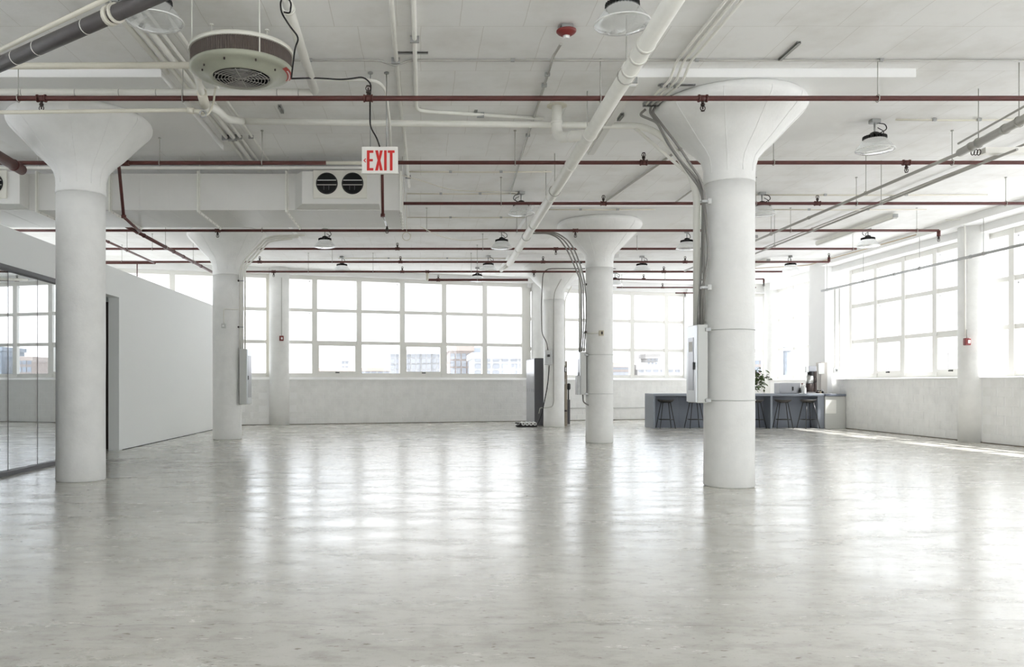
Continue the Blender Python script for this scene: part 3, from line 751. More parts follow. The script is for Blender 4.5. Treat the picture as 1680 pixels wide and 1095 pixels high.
CAB = (('outer', [(1058.7, 180, 10.0), (1048.6, 188.6, 9.97), (1075, 199.5, 9.9), (1081, 206, 9.88), (1095, 235, 9.86), (1111, 257, 9.86), (1126, 279, 9.88), (1147, 307, 9.95), (1153, 326, 9.97), (1152, 400, 9.97), (1149, 470, 9.98), (1146, 505, 9.98), (1145.5, 534, 10.0)]),
       ('middle', [(1068, 175, 10.0), (1066, 184, 9.97), (1077, 199.5, 9.9), (1092, 227, 9.85), (1105, 248, 9.84), (1124, 273, 9.86), (1140, 289, 9.9), (1153, 311, 9.94), (1157, 345, 9.9), (1160, 385, 9.86), (1162.5, 420, 9.86), (1157, 452, 9.88), (1152, 472, 9.92), (1149.5, 534, 10.0)]),
       ('inner', [(1075, 176, 10.0), (1070, 184, 9.97), (1083, 201, 9.88), (1100, 223, 9.83), (1119, 248, 9.82), (1132, 269, 9.84), (1147, 290, 9.88), (1155, 312, 9.91), (1155.5, 350, 9.93), (1155, 430, 9.93), (1154, 472, 9.92), (1155, 500, 9.95), (1153, 534, 10.0)]))
for lab, S in CAB:
    run('grey_cable', 'thick grey cable running down the capital of the counter-side column, %s' % lab, [at(*q) for q in S], .0155, 'cable_grey', 'cable', rr=.3, group='cables down the big counter-side column')
for y, z in ((331, 0), (472, 0)):
    c = empty('conduit_clamp', at(1160, y, 9.79), 'galvanised clamp on the big counter-side column, %s one' % ('upper' if y < 400 else 'lower'), 'clamp')
    p = at(1158, y, 9.80); MB().box(p.x - .055, p.x + .03, p.y - .03, p.y + .04, p.z - .014, p.z + .014).build('strap', 'galvanised', c)
    p = at(1163, y, 9.80); MB().box(p.x - .022, p.x + .022, p.y - .035, p.y + .02, p.z - .03, p.z + .03).box(p.x - .012, p.x + .012, p.y - .04, p.y - .036, p.z - .016, p.z + .016).build('bolt_plate', 'panel_grey', c)

# strip lights, struts and other ceiling pieces along the depth
def strip(label, X, Y0, Y1, Z, wd=.12, ht=.09, X1=None):
    X1 = X if X1 is None else X1
    root = empty('strip_light', ((X + X1) / 2, (Y0 + Y1) / 2, Z), label, 'strip light')
    c = lambda w0, w1, z0, z1: [(X + w0, Y0, z0), (X + w1, Y0, z0), (X1 + w1, Y1, z0), (X1 + w0, Y1, z0), (X + w0, Y0, z1), (X + w1, Y0, z1), (X1 + w1, Y1, z1), (X1 + w0, Y1, z1)]
    MB().hexa(c(-wd / 2, wd / 2, Z, Z + ht)).build('housing', 'pipe_white', root)
    MB().hexa(c(-wd / 2 + .02, wd / 2 - .02, Z - .02, Z)).build('diffuser', 'duct_paint', root)
    MB().hexa([Vector(q) + Vector((0, 0, 0)) for q in [(X - .05, Y0 - .012, Z + .01), (X + .05, Y0 - .012, Z + .01), (X + .05, Y0, Z + .01), (X - .05, Y0, Z + .01), (X - .05, Y0 - .012, Z + .08), (X + .05, Y0 - .012, Z + .08), (X + .05, Y0, Z + .08), (X - .05, Y0, Z + .08)]]).build('end_cap', 'galvanised', root)
    return root
strip('white box strip light hidden behind the thick drain pipe', 2.36, 9.15, 11.9, 4.58, X1=2.46)
strip('long white strip light near the side windows, closest to the camera', 9.75, 16.9, 20.2, 4.66)
strip('white strip light near the corner, beyond the others', 9.72, 23.0, 26.4, 4.66)
strip('thin white strip light beside the long grey conduits', 7.9, 19.4, 22.0, 4.68, .08, .06)
def strut(label, x, y, Y, L, along='y'):
    p = at(x, y, Y); root = empty('strut_piece', p, label, 'strut')
    d = (.02, L / 2) if along == 'y' else (L / 2, .02)
    m = MB().box(p.x - d[0], p.x + d[0], p.y - d[1], p.y + d[1], p.z, p.z + .008)
    if along == 'y': m.box(p.x - .02, p.x - .014, p.y - d[1], p.y + d[1], p.z, p.z + .05).box(p.x + .014, p.x + .02, p.y - d[1], p.y + d[1], p.z, p.z + .05)
    else: m.box(p.x - d[0], p.x + d[0], p.y - .02, p.y - .014, p.z, p.z + .05).box(p.x - d[0], p.x + d[0], p.y + .014, p.y + .02, p.z, p.z + .05)
    m.build('channel', 'galvanised', root)
    h = ceil_over(p.x, p.y) - p.z
    MB().tube([(p.x, p.y, p.z), (p.x, p.y, p.z + h)], .012, 6).build('bolt', 'galvanised', root)
    return root
strut('small grey channel on the ceiling above the front drop panel edge', 1295, 86, 8.7, .45)
strut('short channel clamped across two white conduits', 676, 88, 8.75, .34, 'x')
strut('little white channel above the first red pipe between fan and exit sign', 461, 182, 10.5, .22)
strut('short channel holding the square-turning conduit', 780, 186, 10.72, .25)
strut('channel under the three stepping conduits, first one', 1110, 141, 9.42, .42, 'x')
strut('channel under the three stepping conduits, second one by the capital', 1082, 175, 10.02, .40, 'x')
strut('channel on the long white pipe beside the drain pipe', 1018, 195, 10.5, .2)

# grey conduits to the right
depth_pipe('grey_conduit', 'long grey conduit on rods, running back from the right edge of the picture', 6.73, 4.13, 10.2, 21.5, .022, 'conduit_grey', X1=6.9, cat='conduit', hang=(12.5, 16.0, 19.0), collars=(14.4, 17.4), Z1=4.2)
t = depth_pipe('grey_tray', 'thick grey pipe with ring hangers at the right edge of the picture', 6.45, 4.13, 8.0, 10.25, .05, 'conduit_grey', X1=6.72, cat='pipe', hang=(9.04, 9.84), collars=(9.3, 10.0))
MB().tube([(6.35, 8.0, 4.22), (6.60, 10.1, 4.2)], .013, 8).build('rod', 'conduit_grey', t)
depth_pipe('grey_conduit', 'lower thin conduit parallel to the long grey conduit', 7.25, 4.1, 10.0, 20.8, .016, 'conduit_grey', cat='conduit', hang=(13.0, 17.0), X1=7.35)
wb_ = empty('white_tray', at(1650, 249, 10.3), 'white channel leaving the grey pipe towards the right edge', 'tray')
MB().box(px(1612, 10.3), px(1760, 10.3), 10.24, 10.36, pz(253, 10.3), pz(243.5, 10.3)).build('channel', 'pipe_white', wb_)
for k in range(3):
    MB().ring(tuple(at(1596 + 5 * k, 250, 10.3)), .035, .006, 12, 5, 'x').build('loop', 'brown_black', wb_)
MB().tube([at(1690, 243, 10.3), (px(1690, 10.3), 10.3, CEIL)], .006, 6).build('hanger_rod', 'conduit_grey', wb_)
depth_pipe('grey_conduit', 'grey conduit with joints, on the ceiling above the side window lamps', 8.75, 4.72, 11.0, 21.0, .017, 'conduit_grey', cat='conduit', collars=(15.3, 18.4))
depth_pipe('grey_conduit', 'painted conduit on the ceiling further from the side windows', 4.9, 4.74, 11.6, 15.8, .016, 'conduit_grey', cat='conduit', collars=(13.0,))
depth_pipe('grey_conduit', 'painted conduit on the ceiling ending near the middle capital', 3.9, 4.75, 11.9, 15.7, .02, 'conduit_grey', cat='conduit', X1=3.55)
wpipe = depth_pipe('window_pipe', 'long grey pipe on rods in front of the side windows', 11.46, 3.90, 12.5, 23.5, .032, 'galvanised', hang=(14.6, 16.75, 18.9, 21.3, 23.2), collars=(17.15, 19.9), X1=11.46)
run('copper_pipe', 'thin copper-coloured pipe along the ceiling edge above the side windows', [(11.2, 18.6, 4.62), (11.0, 23.4, 4.62), (9.0, 24.4, 4.62)], .012, 'copper', 'pipe')
run('white_conduit', 'white conduit dropping beside the sunlit wall column to its alarm box', [(11.2, 17.55, 4.74), (11.53, 17.45, 4.74), (11.545, 17.45, 4.5), (11.55, 17.45, 2.25)], .016, 'pipe_white', rr=.1)
for i, (x, lab) in enumerate(((1373, 'beside the grey switch'), (1384, 'closest to the side windows'))):
    X = 11.8 + .17 * (i + 1) * .8
    run('grey_conduit', 'thin upright conduit on the pier behind the counter, %s' % lab, [(X, 23.71, 4.0), (X, 23.71, 1.02)], .016, 'conduit_grey')
sw = empty('switch_box', (11.9, 23.68, 2.0), 'small grey switch box on the pier behind the counter', 'switch')
p = at(1372, 608, 23.68); MB().bbox(p.x - .06, p.x + .06, 23.66, 23.75, p.z - .07, p.z + .07, .008).build('box', 'galvanised', sw)
MB().box(p.x - .01, p.x + .01, 23.645, 23.66, p.z - .02, p.z + .02).build('toggle', 'black', sw)
# cross conduits on the ceiling further back
for i, (y, x0, x1, lab) in enumerate(((318, 668, 852, 'leading to the lamp beside the drain pipe'), (196.5, 1470, 1680, 'leaving the lamp by the thick grey pipe'), (320, 1240, 1620, 'beyond the counter-side column'), (357, 668, 905, 'with a kink, behind the end of the duct'), (424, 555, 830, 'between two far lamps'), (344, 900, 1075, 'in front of the middle capital'), (282, 668, 905, 'just under the second red pipe'), (344, 1245, 1520, 'towards the side window strip light'))):
    zc = 4.66 if y in (344,) else 4.755
    p0, p1 = atz(x0, y, zc), atz(x1, y, zc); mid = (p0 + p1) / 2
    run('white_conduit', 'thin white conduit across the ceiling %s' % lab, [p0, mid + Vector((0, .03, 0)), p1], .013, 'pipe_cream', clips=[p0 * .7 + p1 * .3, p0 * .35 + p1 * .65], group='cross conduits on the ceiling')
run('white_wire', 'loose white wire drooping from the duct end across the ceiling', [at(660, 288, 13.2), at(690, 296, 14.0), at(740, 313, 14.6), at(850, 316, 14.9)], .007, 'pipe_cream', 'wire', rr=.5)
run('white_wire', 'white wire hanging in a long shallow curve behind the duct', [at(690, 372, 15.2), at(720, 388, 16.2), at(760, 396, 17.0), at(800, 392, 17.6)], .007, 'pipe_cream', 'wire', rr=.6)
cw = empty('wire_coil', at(667, 389, 15.2), 'white coil of wire hanging under the end of the duct', 'wire')
MB().ring(tuple(at(667, 388, 15.2)), .075, .008, 22, 6, 'y').build('loop', 'pipe_cream', cw)
MB().tube([at(667, 381, 15.2), (px(667, 15.2), 15.2, CEIL)], .005, 6).build('tie', 'pipe_cream', cw)

# ------------------------------------------------------------------ high bay lamps
def lamp_proto():
    root = empty('high_bay_lamp', (0, 0, CEIL))
    z = CEIL
    MB().bbox(-.06, .06, -.05, .05, z - .05, z, .006).build('mounting_box', 'galvanised', root)
    MB().tube([(0, 0, z - .05), (0, 0, z - .19)], .012, 8).build('stem', 'galvanised', root)
    st = MB(); n = 28; prof = []
    for zz_, k in ((z - .262, 1.0), (z - .222, .98), (z - .205, .55)):
        prof.append([((.150 if i % 2 else .128) * k * math.cos(PI * i / n), (.150 if i % 2 else .128) * k * math.sin(PI * i / n), zz_) for i in range(2 * n)])
    vs = sum(prof, []); N = 2 * n
    fs = [tuple(range(N - 1, -1, -1)), tuple(range(2 * N, 3 * N))]
    for q in range(2):
        for i in range(N): fs.append((q * N + i, q * N + (i + 1) % N, (q + 1) * N + (i + 1) % N, (q + 1) * N + i))
    st.add(vs, fs).build('heat_sink', 'black', root)
    MB().lathe([(.062, z - .206), (.058, z - .178), (.03, z - .165)], (0, 0, 0), 16).build('driver_cap', 'black', root)
    MB().tube(fillet([(.05, -.02, z - .19), (.14, -.05, z - .14), (.12, -.04, z - .07), (.03, 0, z - .045)], .06), .007, 6).tube(fillet([(-.05, .02, z - .19), (.10, .03, z - .21), (.15, .03, z - .15), (.05, .02, z - .10)], .06), .006, 6).build('cable', 'black_rubber', root)
    MB().lathe([(.140, z - .262), (.165, z - .30), (.210, z - .355), (.240, z - .40), (.243, z - .408)], (0, 0, 0), 32, cap0=False, cap1=False).build('reflector', 'lamp_lens', root)
    ln = MB().lathe([(.243, z - .408), (.20, z - .428), (.12, z - .442), (.04, z - .446)], (0, 0, 0), 32, cap0=False).build('lens', 'lamp_lens', root)
    MB().ring((0, 0, z - .408), .243, .006, 32, 6).build('rim', 'lamp_white', root)
    MB().lathe([(.13, z - .27), (.13, z - .264)], (0, 0, 0), 24).build('lamp_board', 'lamp_white', root)
    return root
LAMPS = [(254, 36, 'clear high bay lamp cut by the picture top beside the slanting dark pipe', 20),
         (1021, 40, 'clear high bay lamp at the picture top beside the thick drain pipe', 75),
         (1435, 246.6, 'clear high bay lamp over the open floor between big column and thick grey pipe', 0),
         (855, 351, 'clear high bay lamp under the third red pipe, touching the drain pipe', 200),
         (823, 407, 'clear high bay lamp over the middle of the hall, second along the drain pipe', 40),
         (801, 444, 'clear high bay lamp over the middle of the hall, third along the drain pipe', 10),
         (1127, 408, 'clear high bay lamp just beside the conduit of the big counter-side column', 60),
         (1053, 444.5, 'clear high bay lamp seen between middle column and big column', 0),
         (533, 405, 'clear high bay lamp just behind the air duct, below its last joint', 30),
         (561, 445, 'clear high bay lamp in front of the back window, near the red alarm box column', 80),
         (1250, 352, 'clear high bay lamp half hidden behind the big counter-side column', 0),
         (1424, 404, 'clear high bay lamp nearest to the side windows', 210),
         (1297, 444, 'clear high bay lamp over the bar stools', 240),
         (1009, 468, 'clear high bay lamp half hidden behind the middle column', 0),
         (783, 461, 'clear high bay lamp touching the back window heads', 0)]
proto = lamp_proto()
for i, (x, y, lab, rot) in enumerate(LAMPS):
    Y = (CEIL - .408 - CAMZ) * FPX / (VY - y); X = px(x, Y)
    o = proto if i == 0 else copy_tree(proto)
    o.location = (X, Y, CEIL); o.rotation_euler = (0, 0, math.radians(rot))
    tag(o, lab, 'lamp', 'high bay ceiling lamps')

# ------------------------------------------------------------------ air duct and its grilles
du = empty('air_duct', (-4.8, 13.5, 3.95), 'wide pale grey air duct hanging under the ceiling, with white bolted joints', 'duct')
DY0, DY1, DZ0, DZ1 = 12.8, 14.2, 3.95, 4.52
JX = [-9.3, -7.6, -5.97, -4.83, -3.46, -2.09, -.31]
for a, b in zip(JX[:-1], JX[1:]):
    m = MB().bbox(a + .006, b - .006, DY0, DY1, DZ0, DZ1, .006)
    m.build('duct_section', 'duct_paint', du)
    k = max(2, int((b - a) / .42))
    for i in range(1, k):
        x = a + (b - a) * i / k
        MB().box(x - .003, x + .003, DY0 - .003, DY1 + .003, DZ0 - .003, DZ1 + .003).build('seam', 'duct_paint', du)
for x in JX[1:]:
    m = MB(); t = .035
    m.box(x - .012, x + .012, DY0 - t, DY0, DZ0 - t, DZ1 + t).box(x - .012, x + .012, DY1, DY1 + t, DZ0 - t, DZ1 + t)
    m.box(x - .012, x + .012, DY0, DY1, DZ0 - t, DZ0).box(x - .012, x + .012, DY0, DY1, DZ1, DZ1 + t)
    m.build('flange', 'pipe_white', du)
    for y in (DY0 - .02, DY1 + .02):
        MB().tube([(x + .03, y, DZ0 - .02), (x + .03, y, CEIL)], .006, 6).build('hanger_rod', 'pipe_white', du)
    for k in range(6):
        y = DY0 + .1 + k * .24
        MB().tube([(x - .018, y, DZ0 - .02), (x + .018, y, DZ0 - .02)], .008, 6).build('bolt', 'conduit_grey', du)
MB().box(-9.3, -.4, 12.62, 12.66, 4.545, 4.585).box(-9.3, -.4, 12.60, 12.64, 4.63, 4.65).build('support_rail', 'pipe_white', du)
def grille_box(off, label):
    root = empty('vent_box', (-1.2 + off, 12.6, 4.23), label, 'vent', 'vent boxes on the duct')
    o = off; Y = 12.5
    c = [(-1.80 + o, Y, 3.985), (-.63 + o, Y, 3.985), (-.63 + o, DY0 - .005, 3.96), (-1.95 + o, DY0 - .005, 3.96),
         (-1.80 + o, Y, 4.48), (-.63 + o, Y, 4.48), (-.63 + o, DY0 - .005, 4.50), (-1.95 + o, DY0 - .005, 4.50)]
    MB().hexa(c).build('plenum', 'duct_paint', root)
    MB().bbox(-1.63 + o, -.815 + o, Y - .03, Y - .001, 4.065, 4.49, .006).build('face_plate', 'cream_enamel', root)
    for cx in (-1.42, -1.03):
        def fy(u, d, z): return (u, Y - .031 - d, z)
        N = 28; cx_ = cx + o
        v = [(cx_ + .1525 * math.cos(2 * PI * i / N), Y - .032, 4.287 + .1525 * math.sin(2 * PI * i / N)) for i in range(N)]
        g = MB().add(v + [(a, Y - .034, b) for a, _, b in v], [tuple(range(2 * N - 1, N - 1, -1))] + [((i + 1) % N, i, N + i, N + (i + 1) % N) for i in range(N)]).build('round_outlet', 'dark_void', root)  # flat near-black disc, the shade of an open hole put into its colour
        MB().ring((cx_, Y - .038, 4.287), .156, .009, 32, 6, 'y').build('rim', 'black', g)
        for z, hh, mt_ in ((4.335, .006, 'panel_grey'), (4.265, .006, 'conduit_grey')):
            wd = math.sqrt(.15 ** 2 - (z - 4.287) ** 2)
            MB().box(cx_ - wd, cx_ + wd, Y - .046, Y - .036, z - hh, z + hh).build('louvre', mt_, g)
        for k in (-.045, .03):
            MB().box(cx_ + k - .004, cx_ + k + .004, Y - .042, Y - .036, 4.19, 4.25).build('vane', 'charcoal_cabinet', g)
    return root
grille_box(0, 'white vent box with two round black outlets on the duct below the exit sign')
grille_box(-5.46, 'white vent box cut by the picture edge, with one dark outlet just showing')

# ------------------------------------------------------------------ round fan unit
FX, FY, FZ = -1.69, 7.77, 4.13
fu = empty('fan_unit', (FX, FY, FZ), 'big round olive-grey fan heater with brown finned rim hanging by rods', 'fan heater')
fc_ = (FX, FY, 0)
MB().lathe([(.262, FZ + .015), (.275, FZ), (.30, FZ + .004), (.345, FZ + .045), (.42, FZ + .05), (.455, FZ + .055), (.478, FZ + .075), (.478, FZ + .095), (.44, FZ + .10)], fc_, 56, cap0=False, cap1=True).build('dish', 'olive_enamel', fu)
st = MB(); n = 130; vs = []
for z in (FZ + .093, FZ + .235):
    for i in range(2 * n):
        r = .470 if i % 2 else .462; vs.append((FX + r * math.cos(PI * i / n), FY + r * math.sin(PI * i / n), z))
st.add(vs, [(i, (i + 1) % (2 * n), 2 * n + (i + 1) % (2 * n), 2 * n + i) for i in range(2 * n)]).build('finned_coil', 'coil_brown', fu)
MB().lathe([(.484, FZ + .225), (.488, FZ + .24), (.484, FZ + .262), (.40, FZ + .275), (.1, FZ + .285)], fc_, 48).build('top_pan', 'cream_enamel', fu)
MB().lathe([(.262, FZ + .016), (.255, FZ + .09), (.05, FZ + .095)], fc_, 32, cap0=False).build('throat', 'dark_void', fu)
gm = MB()
g = MB().tube([(FX - .262, FY, FZ), (FX + .262, FY, FZ)], .004, 5).build('fan_guard', 'conduit_grey', fu)
for k in range(1, 9):
    MB().ring((FX, FY, FZ - .002 - .01 * (1 - k / 9)), .031 * k, .0035, 36, 5).build('guard_ring', 'conduit_grey', g)
for a in (35, 90, 145):
    a = math.radians(a); MB().tube([(FX - .262 * math.cos(a), FY - .262 * math.sin(a), FZ), (FX + .262 * math.cos(a), FY + .262 * math.sin(a), FZ)], .004, 5).build('guard_spoke', 'conduit_grey', g)
MB().lathe([(.05, FZ + .01), (.055, FZ + .05), (.03, FZ + .07)], fc_, 16).build('motor', 'pipe_dark', fu)
for k in range(4):
    a = k * PI / 2 + .5
    u = Vector((math.cos(a), math.sin(a), 0)); v = Vector((-u.y, u.x, 0)); c = Vector((FX, FY, FZ + .05))
    MB().hexa([c + u * .05 - v * .03 - Vector((0, 0, .012)), c + u * .24 - v * .09 - Vector((0, 0, .02)), c + u * .24 + v * .09 + Vector((0, 0, .012)), c + u * .05 + v * .03 + Vector((0, 0, .006)),
               c + u * .05 - v * .03 - Vector((0, 0, .008)), c + u * .24 - v * .09 - Vector((0, 0, .016)), c + u * .24 + v * .09 + Vector((0, 0, .016)), c + u * .05 + v * .03 + Vector((0, 0, .01))]).build('fan_blade', 'pipe_dark', fu)
vs = []; N = 12
for i in range(N + 1):
    a = math.radians(-18 + 44 * i / N)
    vs += [(FX + r * math.cos(a), FY + r * math.sin(a), FZ + z) for r, z in ((.425, .046), (.468, .058))]
lb = MB().add(vs, [(2 * i, 2 * i + 2, 2 * i + 3, 2 * i + 1) for i in range(N)]).build('warning_strip', 'label_red', fu); lb['label'] = 'curved red warning strip with pale lettering'
tm = MB()
for i in range(2, 11):
    a = math.radians(-15 + 3.9 * i); c = Vector((FX + .447 * math.cos(a), FY + .447 * math.sin(a), FZ + .047)); u = Vector((math.cos(a), math.sin(a), 0)) * .007; v = Vector((-math.sin(a), math.cos(a), 0)) * .006
    tm.hexa([c - u - v, c + u - v, c + u + v, c - u + v] + [q + Vector((0, 0, .003)) for q in (c - u - v, c + u - v, c + u + v, c - u + v)])
tm.build('lettering', 'paper_white', lb)['kind'] = 'stuff'
for dx, dy, z0 in ((.25, -.41, FZ + .09), (.16, .43, FZ + .26), (-.36, .30, FZ + .26), (-.40, -.25, FZ + .26)):
    MB().tube([(FX + dx, FY + dy, z0), (FX + dx, FY + dy, CEIL)], .0065, 6).tube([(FX + dx, FY + dy, CEIL - .012), (FX + dx, FY + dy, CEIL)], .02, 8).build('hanger_rod', 'pipe_white', fu)
for a, rr_ in ((100, .40), (60, .41), (140, .38), (20, .36), (160, .36)):
    a = math.radians(-a); MB().tube([(FX + rr_ * math.cos(a), FY + rr_ * math.sin(a), FZ + .03), (FX + rr_ * math.cos(a), FY + rr_ * math.sin(a), FZ + .06)], .008, 6).build('screw', 'brown_black', fu)

# ------------------------------------------------------------------ EXIT sign
EY = 9.3; ex = empty('exit_sign', at(623, 262, EY), 'white hanging sign reading EXIT in tall red letters with a small arrow', 'sign')
S = EY / FPX
def sx(x): return px(x, EY)
def sz(y): return pz(y, EY)
MB().bbox(sx(593.5), sx(652.8), EY, EY + .05, sz(283.5), sz(240.5), .006).build('face', 'sign_white', ex)
MB().box(sx(592.5), sx(654), EY - .004, EY + .054, sz(284.6), sz(282.8)).build('bottom_lip', 'pipe_white', ex)
def fs_(u, d, z): return (u, EY - d, z)
def letter(polys):
    m = MB()
    for p in polys: m.prism([(sx(a), sz(b)) for a, b in p], fs_, .004, .0005)
    o = m.build('letter', 'sign_red', ex); return o
T0, T1 = 247.0, 280.0
letter([[(601.9, T0), (612.6, T0), (612.6, T0 + 4), (606.4, T0 + 4), (606.4, T1), (601.9, T1)], [(606.4, 261.2), (611.8, 261.2), (611.8, 265), (606.4, 265)], [(606.4, T1 - 4), (612.6, T1 - 4), (612.6, T1), (606.4, T1)]])
letter([[(615.6, 247), (620.4, 247), (621.85, 256), (623.4, 247), (628, 247), (624.2, 263.2), (628, 280), (623.2, 280), (621.8, 271), (620.2, 280), (615.4, 280), (619.4, 263.2)]])
letter([[(630.2, T0), (634.4, T0), (634.4, T1), (630.2, T1)]])
letter([[(636.2, T0), (647.4, T0), (647.4, T0 + 4), (644.0, T0 + 4), (644.0, T1), (639.6, T1), (639.6, T0 + 4), (636.2, T0 + 4)]])
letter([[(599.6, 260.0), (600.6, 261.0), (598.2, 263.5), (600.6, 266.0), (599.6, 267.0), (596.2, 263.5)]]).name = 'arrow'
for x in (607.5, 634):
    MB().tube([(sx(x), EY + .025, sz(241)), (sx(x), EY + .025, CEIL)], .006, 6).tube([(sx(x), EY + .025, CEIL - .014), (sx(x), EY + .025, CEIL)], .03, 8).build('hanger_rod', 'galvanised', ex)

# red heat detector and its conduit
hd = empty('fire_detector', (1.42, 8.1, CEIL), 'red round fire detector under a grey ceiling box', 'detector')
p = at(928, 50, 8.15)
MB().bbox(p.x - .058, p.x + .058, 8.05, 8.17, p.z - .01, CEIL, .006).build('box', 'galvanised', hd)
MB().lathe([(.045, p.z - .07), (.085, p.z - .045), (.098, p.z - .03), (.098, p.z - .018), (.06, p.z - .008)], (p.x, 8.11, 0), 28).build('plate', 'alarm_red', hd)
MB().lathe([(.03, p.z - .10), (.036, p.z - .072)], (p.x, 8.11, 0), 14).build('sensor', 'lamp_white', hd)
run('grey_conduit', 'kinked grey conduit running back from the red fire detector', [(1.40, 8.2, 4.64), atz(908, 92, 4.70), atz(902, 112, 4.755), atz(885, 165, 4.755), atz(857, 250, 4.755), atz(837, 318, 4.755)], .015, 'conduit_grey', rr=.06,
    clips=[atz(898, 122, 4.755), atz(893, 140, 4.755), atz(866, 222, 4.755)])

# ------------------------------------------------------------------ electrical gear on the columns
def panel(label, x0, x1, y0, y1, z0, z1, door_side, col=None, straps=(), label_strip=False):
    root = empty('electrical_panel', ((x0 + x1) / 2, (y0 + y1) / 2, z0), label, 'electrical panel')
    MB().bbox(x0, x1, y0, y1, z0, z1, .006).build('enclosure', 'panel_grey', root)
    xd = x1 if door_side > 0 else x0; s = door_side
    d = MB().box(min(xd, xd + s * .018), max(xd, xd + s * .018), y0 + .01, y1 - .01, z0 + .01, z1 - .01).build('door', 'panel_door', root)
    MB().box(min(xd + s * .018, xd + s * .024), max(xd + s * .018, xd + s * .024), y0 + .09, y1 - .09, z0 + .15, z1 - .15).build('inner_door', 'steel_cabinet', d)
    MB().box(min(xd + s * .022, xd + s * .035), max(xd + s * .022, xd + s * .035), y0 + .05, y0 + .075, (z0 + z1) / 2 - .07, (z0 + z1) / 2 + .02).build('latch', 'black', d)
    if label_strip:
        MB().box(min(xd + s * .024, xd + s * .027), max(xd + s * .024, xd + s * .027), y0 + .12, y1 - .12, z1 - .32, z1 - .20).build('notice', 'paper_white', d)
    for z in straps:
        X, Y, R = col
        MB().ring((X, Y, z), R + .006, .006, 40, 5).build('strap', 'panel_grey', root)
        MB().box(x0 + .02 if door_side > 0 else x1 - .03, x0 + .05 if door_side > 0 else x1 + .03, y0 - .02, y0 + .01, z - .02, z + .02).build('strap_clamp', 'galvanised', root)
    return root
panel('tall grey electrical panel strapped to the big counter-side column', 3.315, 3.44, 9.85, 10.21, 1.02, 1.96, -1, (*C1, .297), (1.03 + .02, 1.9), True)
panel('tall grey electrical panel on the column at the end of the partition', -4.044, -3.885, 18.36, 18.86, .79, 2.03, 1, (*C4, .32))
ep = panel('narrow pale panel box strapped to the middle column, cable loop below', 3.365, 3.485, 17.3, 17.6, 1.02, 1.92, -1, (*C3, .287), (1.04, 1.86))
MB().bbox(3.29, 3.36, 17.28, 17.5, 1.02, 1.42, .005).build('side_box', 'galvanised', ep)
MB().tube(fillet([(3.42, 17.35, 1.02), (3.42, 17.30, .86), (3.52, 17.24, .80)], .1), .016, 8).build('cable_loop', 'cable_grey', ep)
# conduits down the partition-end column
for i, (o, lab) in enumerate(((0, 'inner'), (.05, 'middle'), (.11, 'outer'))):
    run('white_conduit', 'white conduit curving down the capital at the partition end, %s one' % lab,
        [at(500 - 10 * i, 386 + 3 * i, 18.1), at(452, 387 + 4 * i, 18.15), at(436 + 3 * i, 391 + 3 * i, 18.2), at(402 + 4 * i, 426 + 3 * i, 18.3), at(394 + 4 * i, 441, 18.4), at(394 + 4 * i, 574, 18.45)], .024 if i != 2 else .02, 'pipe_white', rr=.25, group='conduits down the partition-end column')
jb = empty('junction_box', at(367, 533, 18.3), 'small white junction box with a conduit on the partition-end column', 'junction box')
p = at(367, 535, 18.26); MB().bbox(p.x - .045, p.x + .045, 18.22, 18.33, p.z - .05, p.z + .05, .006).build('box', 'panel_grey', jb)
MB().tube(fillet([p + Vector((0, .02, .05)), at(367, 507, 18.27), at(392, 508, 18.33)], .04), .014, 8).build('stub', 'pipe_white', jb)
MB().box(p.x - .02, p.x + .02, 18.205, 18.222, p.z - .02, p.z + .02).build('outlet', 'lamp_white', jb)
for y in (461, 537):
    p = at(392, y, 18.33); c = empty('conduit_clamp', p, 'dark clamp bolt on the partition-end column, %s one' % ('upper' if y < 500 else 'lower'), 'clamp')
    MB().box(p.x - .03, p.x + .10, p.y - .02, p.y + .03, p.z - .01, p.z + .01).build('strap', 'galvanised', c); MB().bbox(p.x - .02, p.x + .012, p.y - .04, p.y, p.z - .02, p.z + .02, .004).build('bolt', 'brown_black', c)
# cables down the middle column
for i, lab in enumerate(('outer', 'middle', 'inner')):
    run('grey_cable', 'grey cable curving down the capital of the middle column, %s' % lab,
        [at(868 + 10 * i, 383 - i, 16.9), at(900 + 6 * i, 383 - i, 16.95), at(917 + 8 * i, 391 + 2 * i, 16.95), at(931 + 6 * i, 411, 17.0), at(944 + 5 * i, 440, 17.08), at(954 + 3 * i, 466, 17.15), at(954 + (3, 3, 4)[i] * i, 498, 17.18), at(954 + 4 * i, 520, 17.2), at(955 + 2.5 * i, 548, 17.22), at(951 + 3.5 * i, 577, 17.35)],
        .015, 'cable_grey', 'cable', rr=.4, group='cables down the middle column')
run('white_pipe', 'straight white pipe standing beside the middle column', [at(951.5, 440, 17.5), at(951.5, 578, 17.45)], .03, 'pipe_white', 'pipe')
ob = empty('outlet_box', at(986, 547, 17.15), 'small ivory outlet box with a straight conduit on the middle column', 'outlet')
p = at(986, 547, 17.17); MB().bbox(p.x - .045, p.x + .045, 17.1, 17.2, p.z - .055, p.z + .055, .006).build('box', 'ivory', ob)
MB().box(p.x - .012, p.x + .02, 17.085, 17.1, p.z - .03, p.z + .03).build('outlet', 'brown_black', ob)
MB().tube([at(958, 547, 17.3), p + Vector((-.045, .01, 0))], .013, 8).build('stub', 'pipe_white', ob)
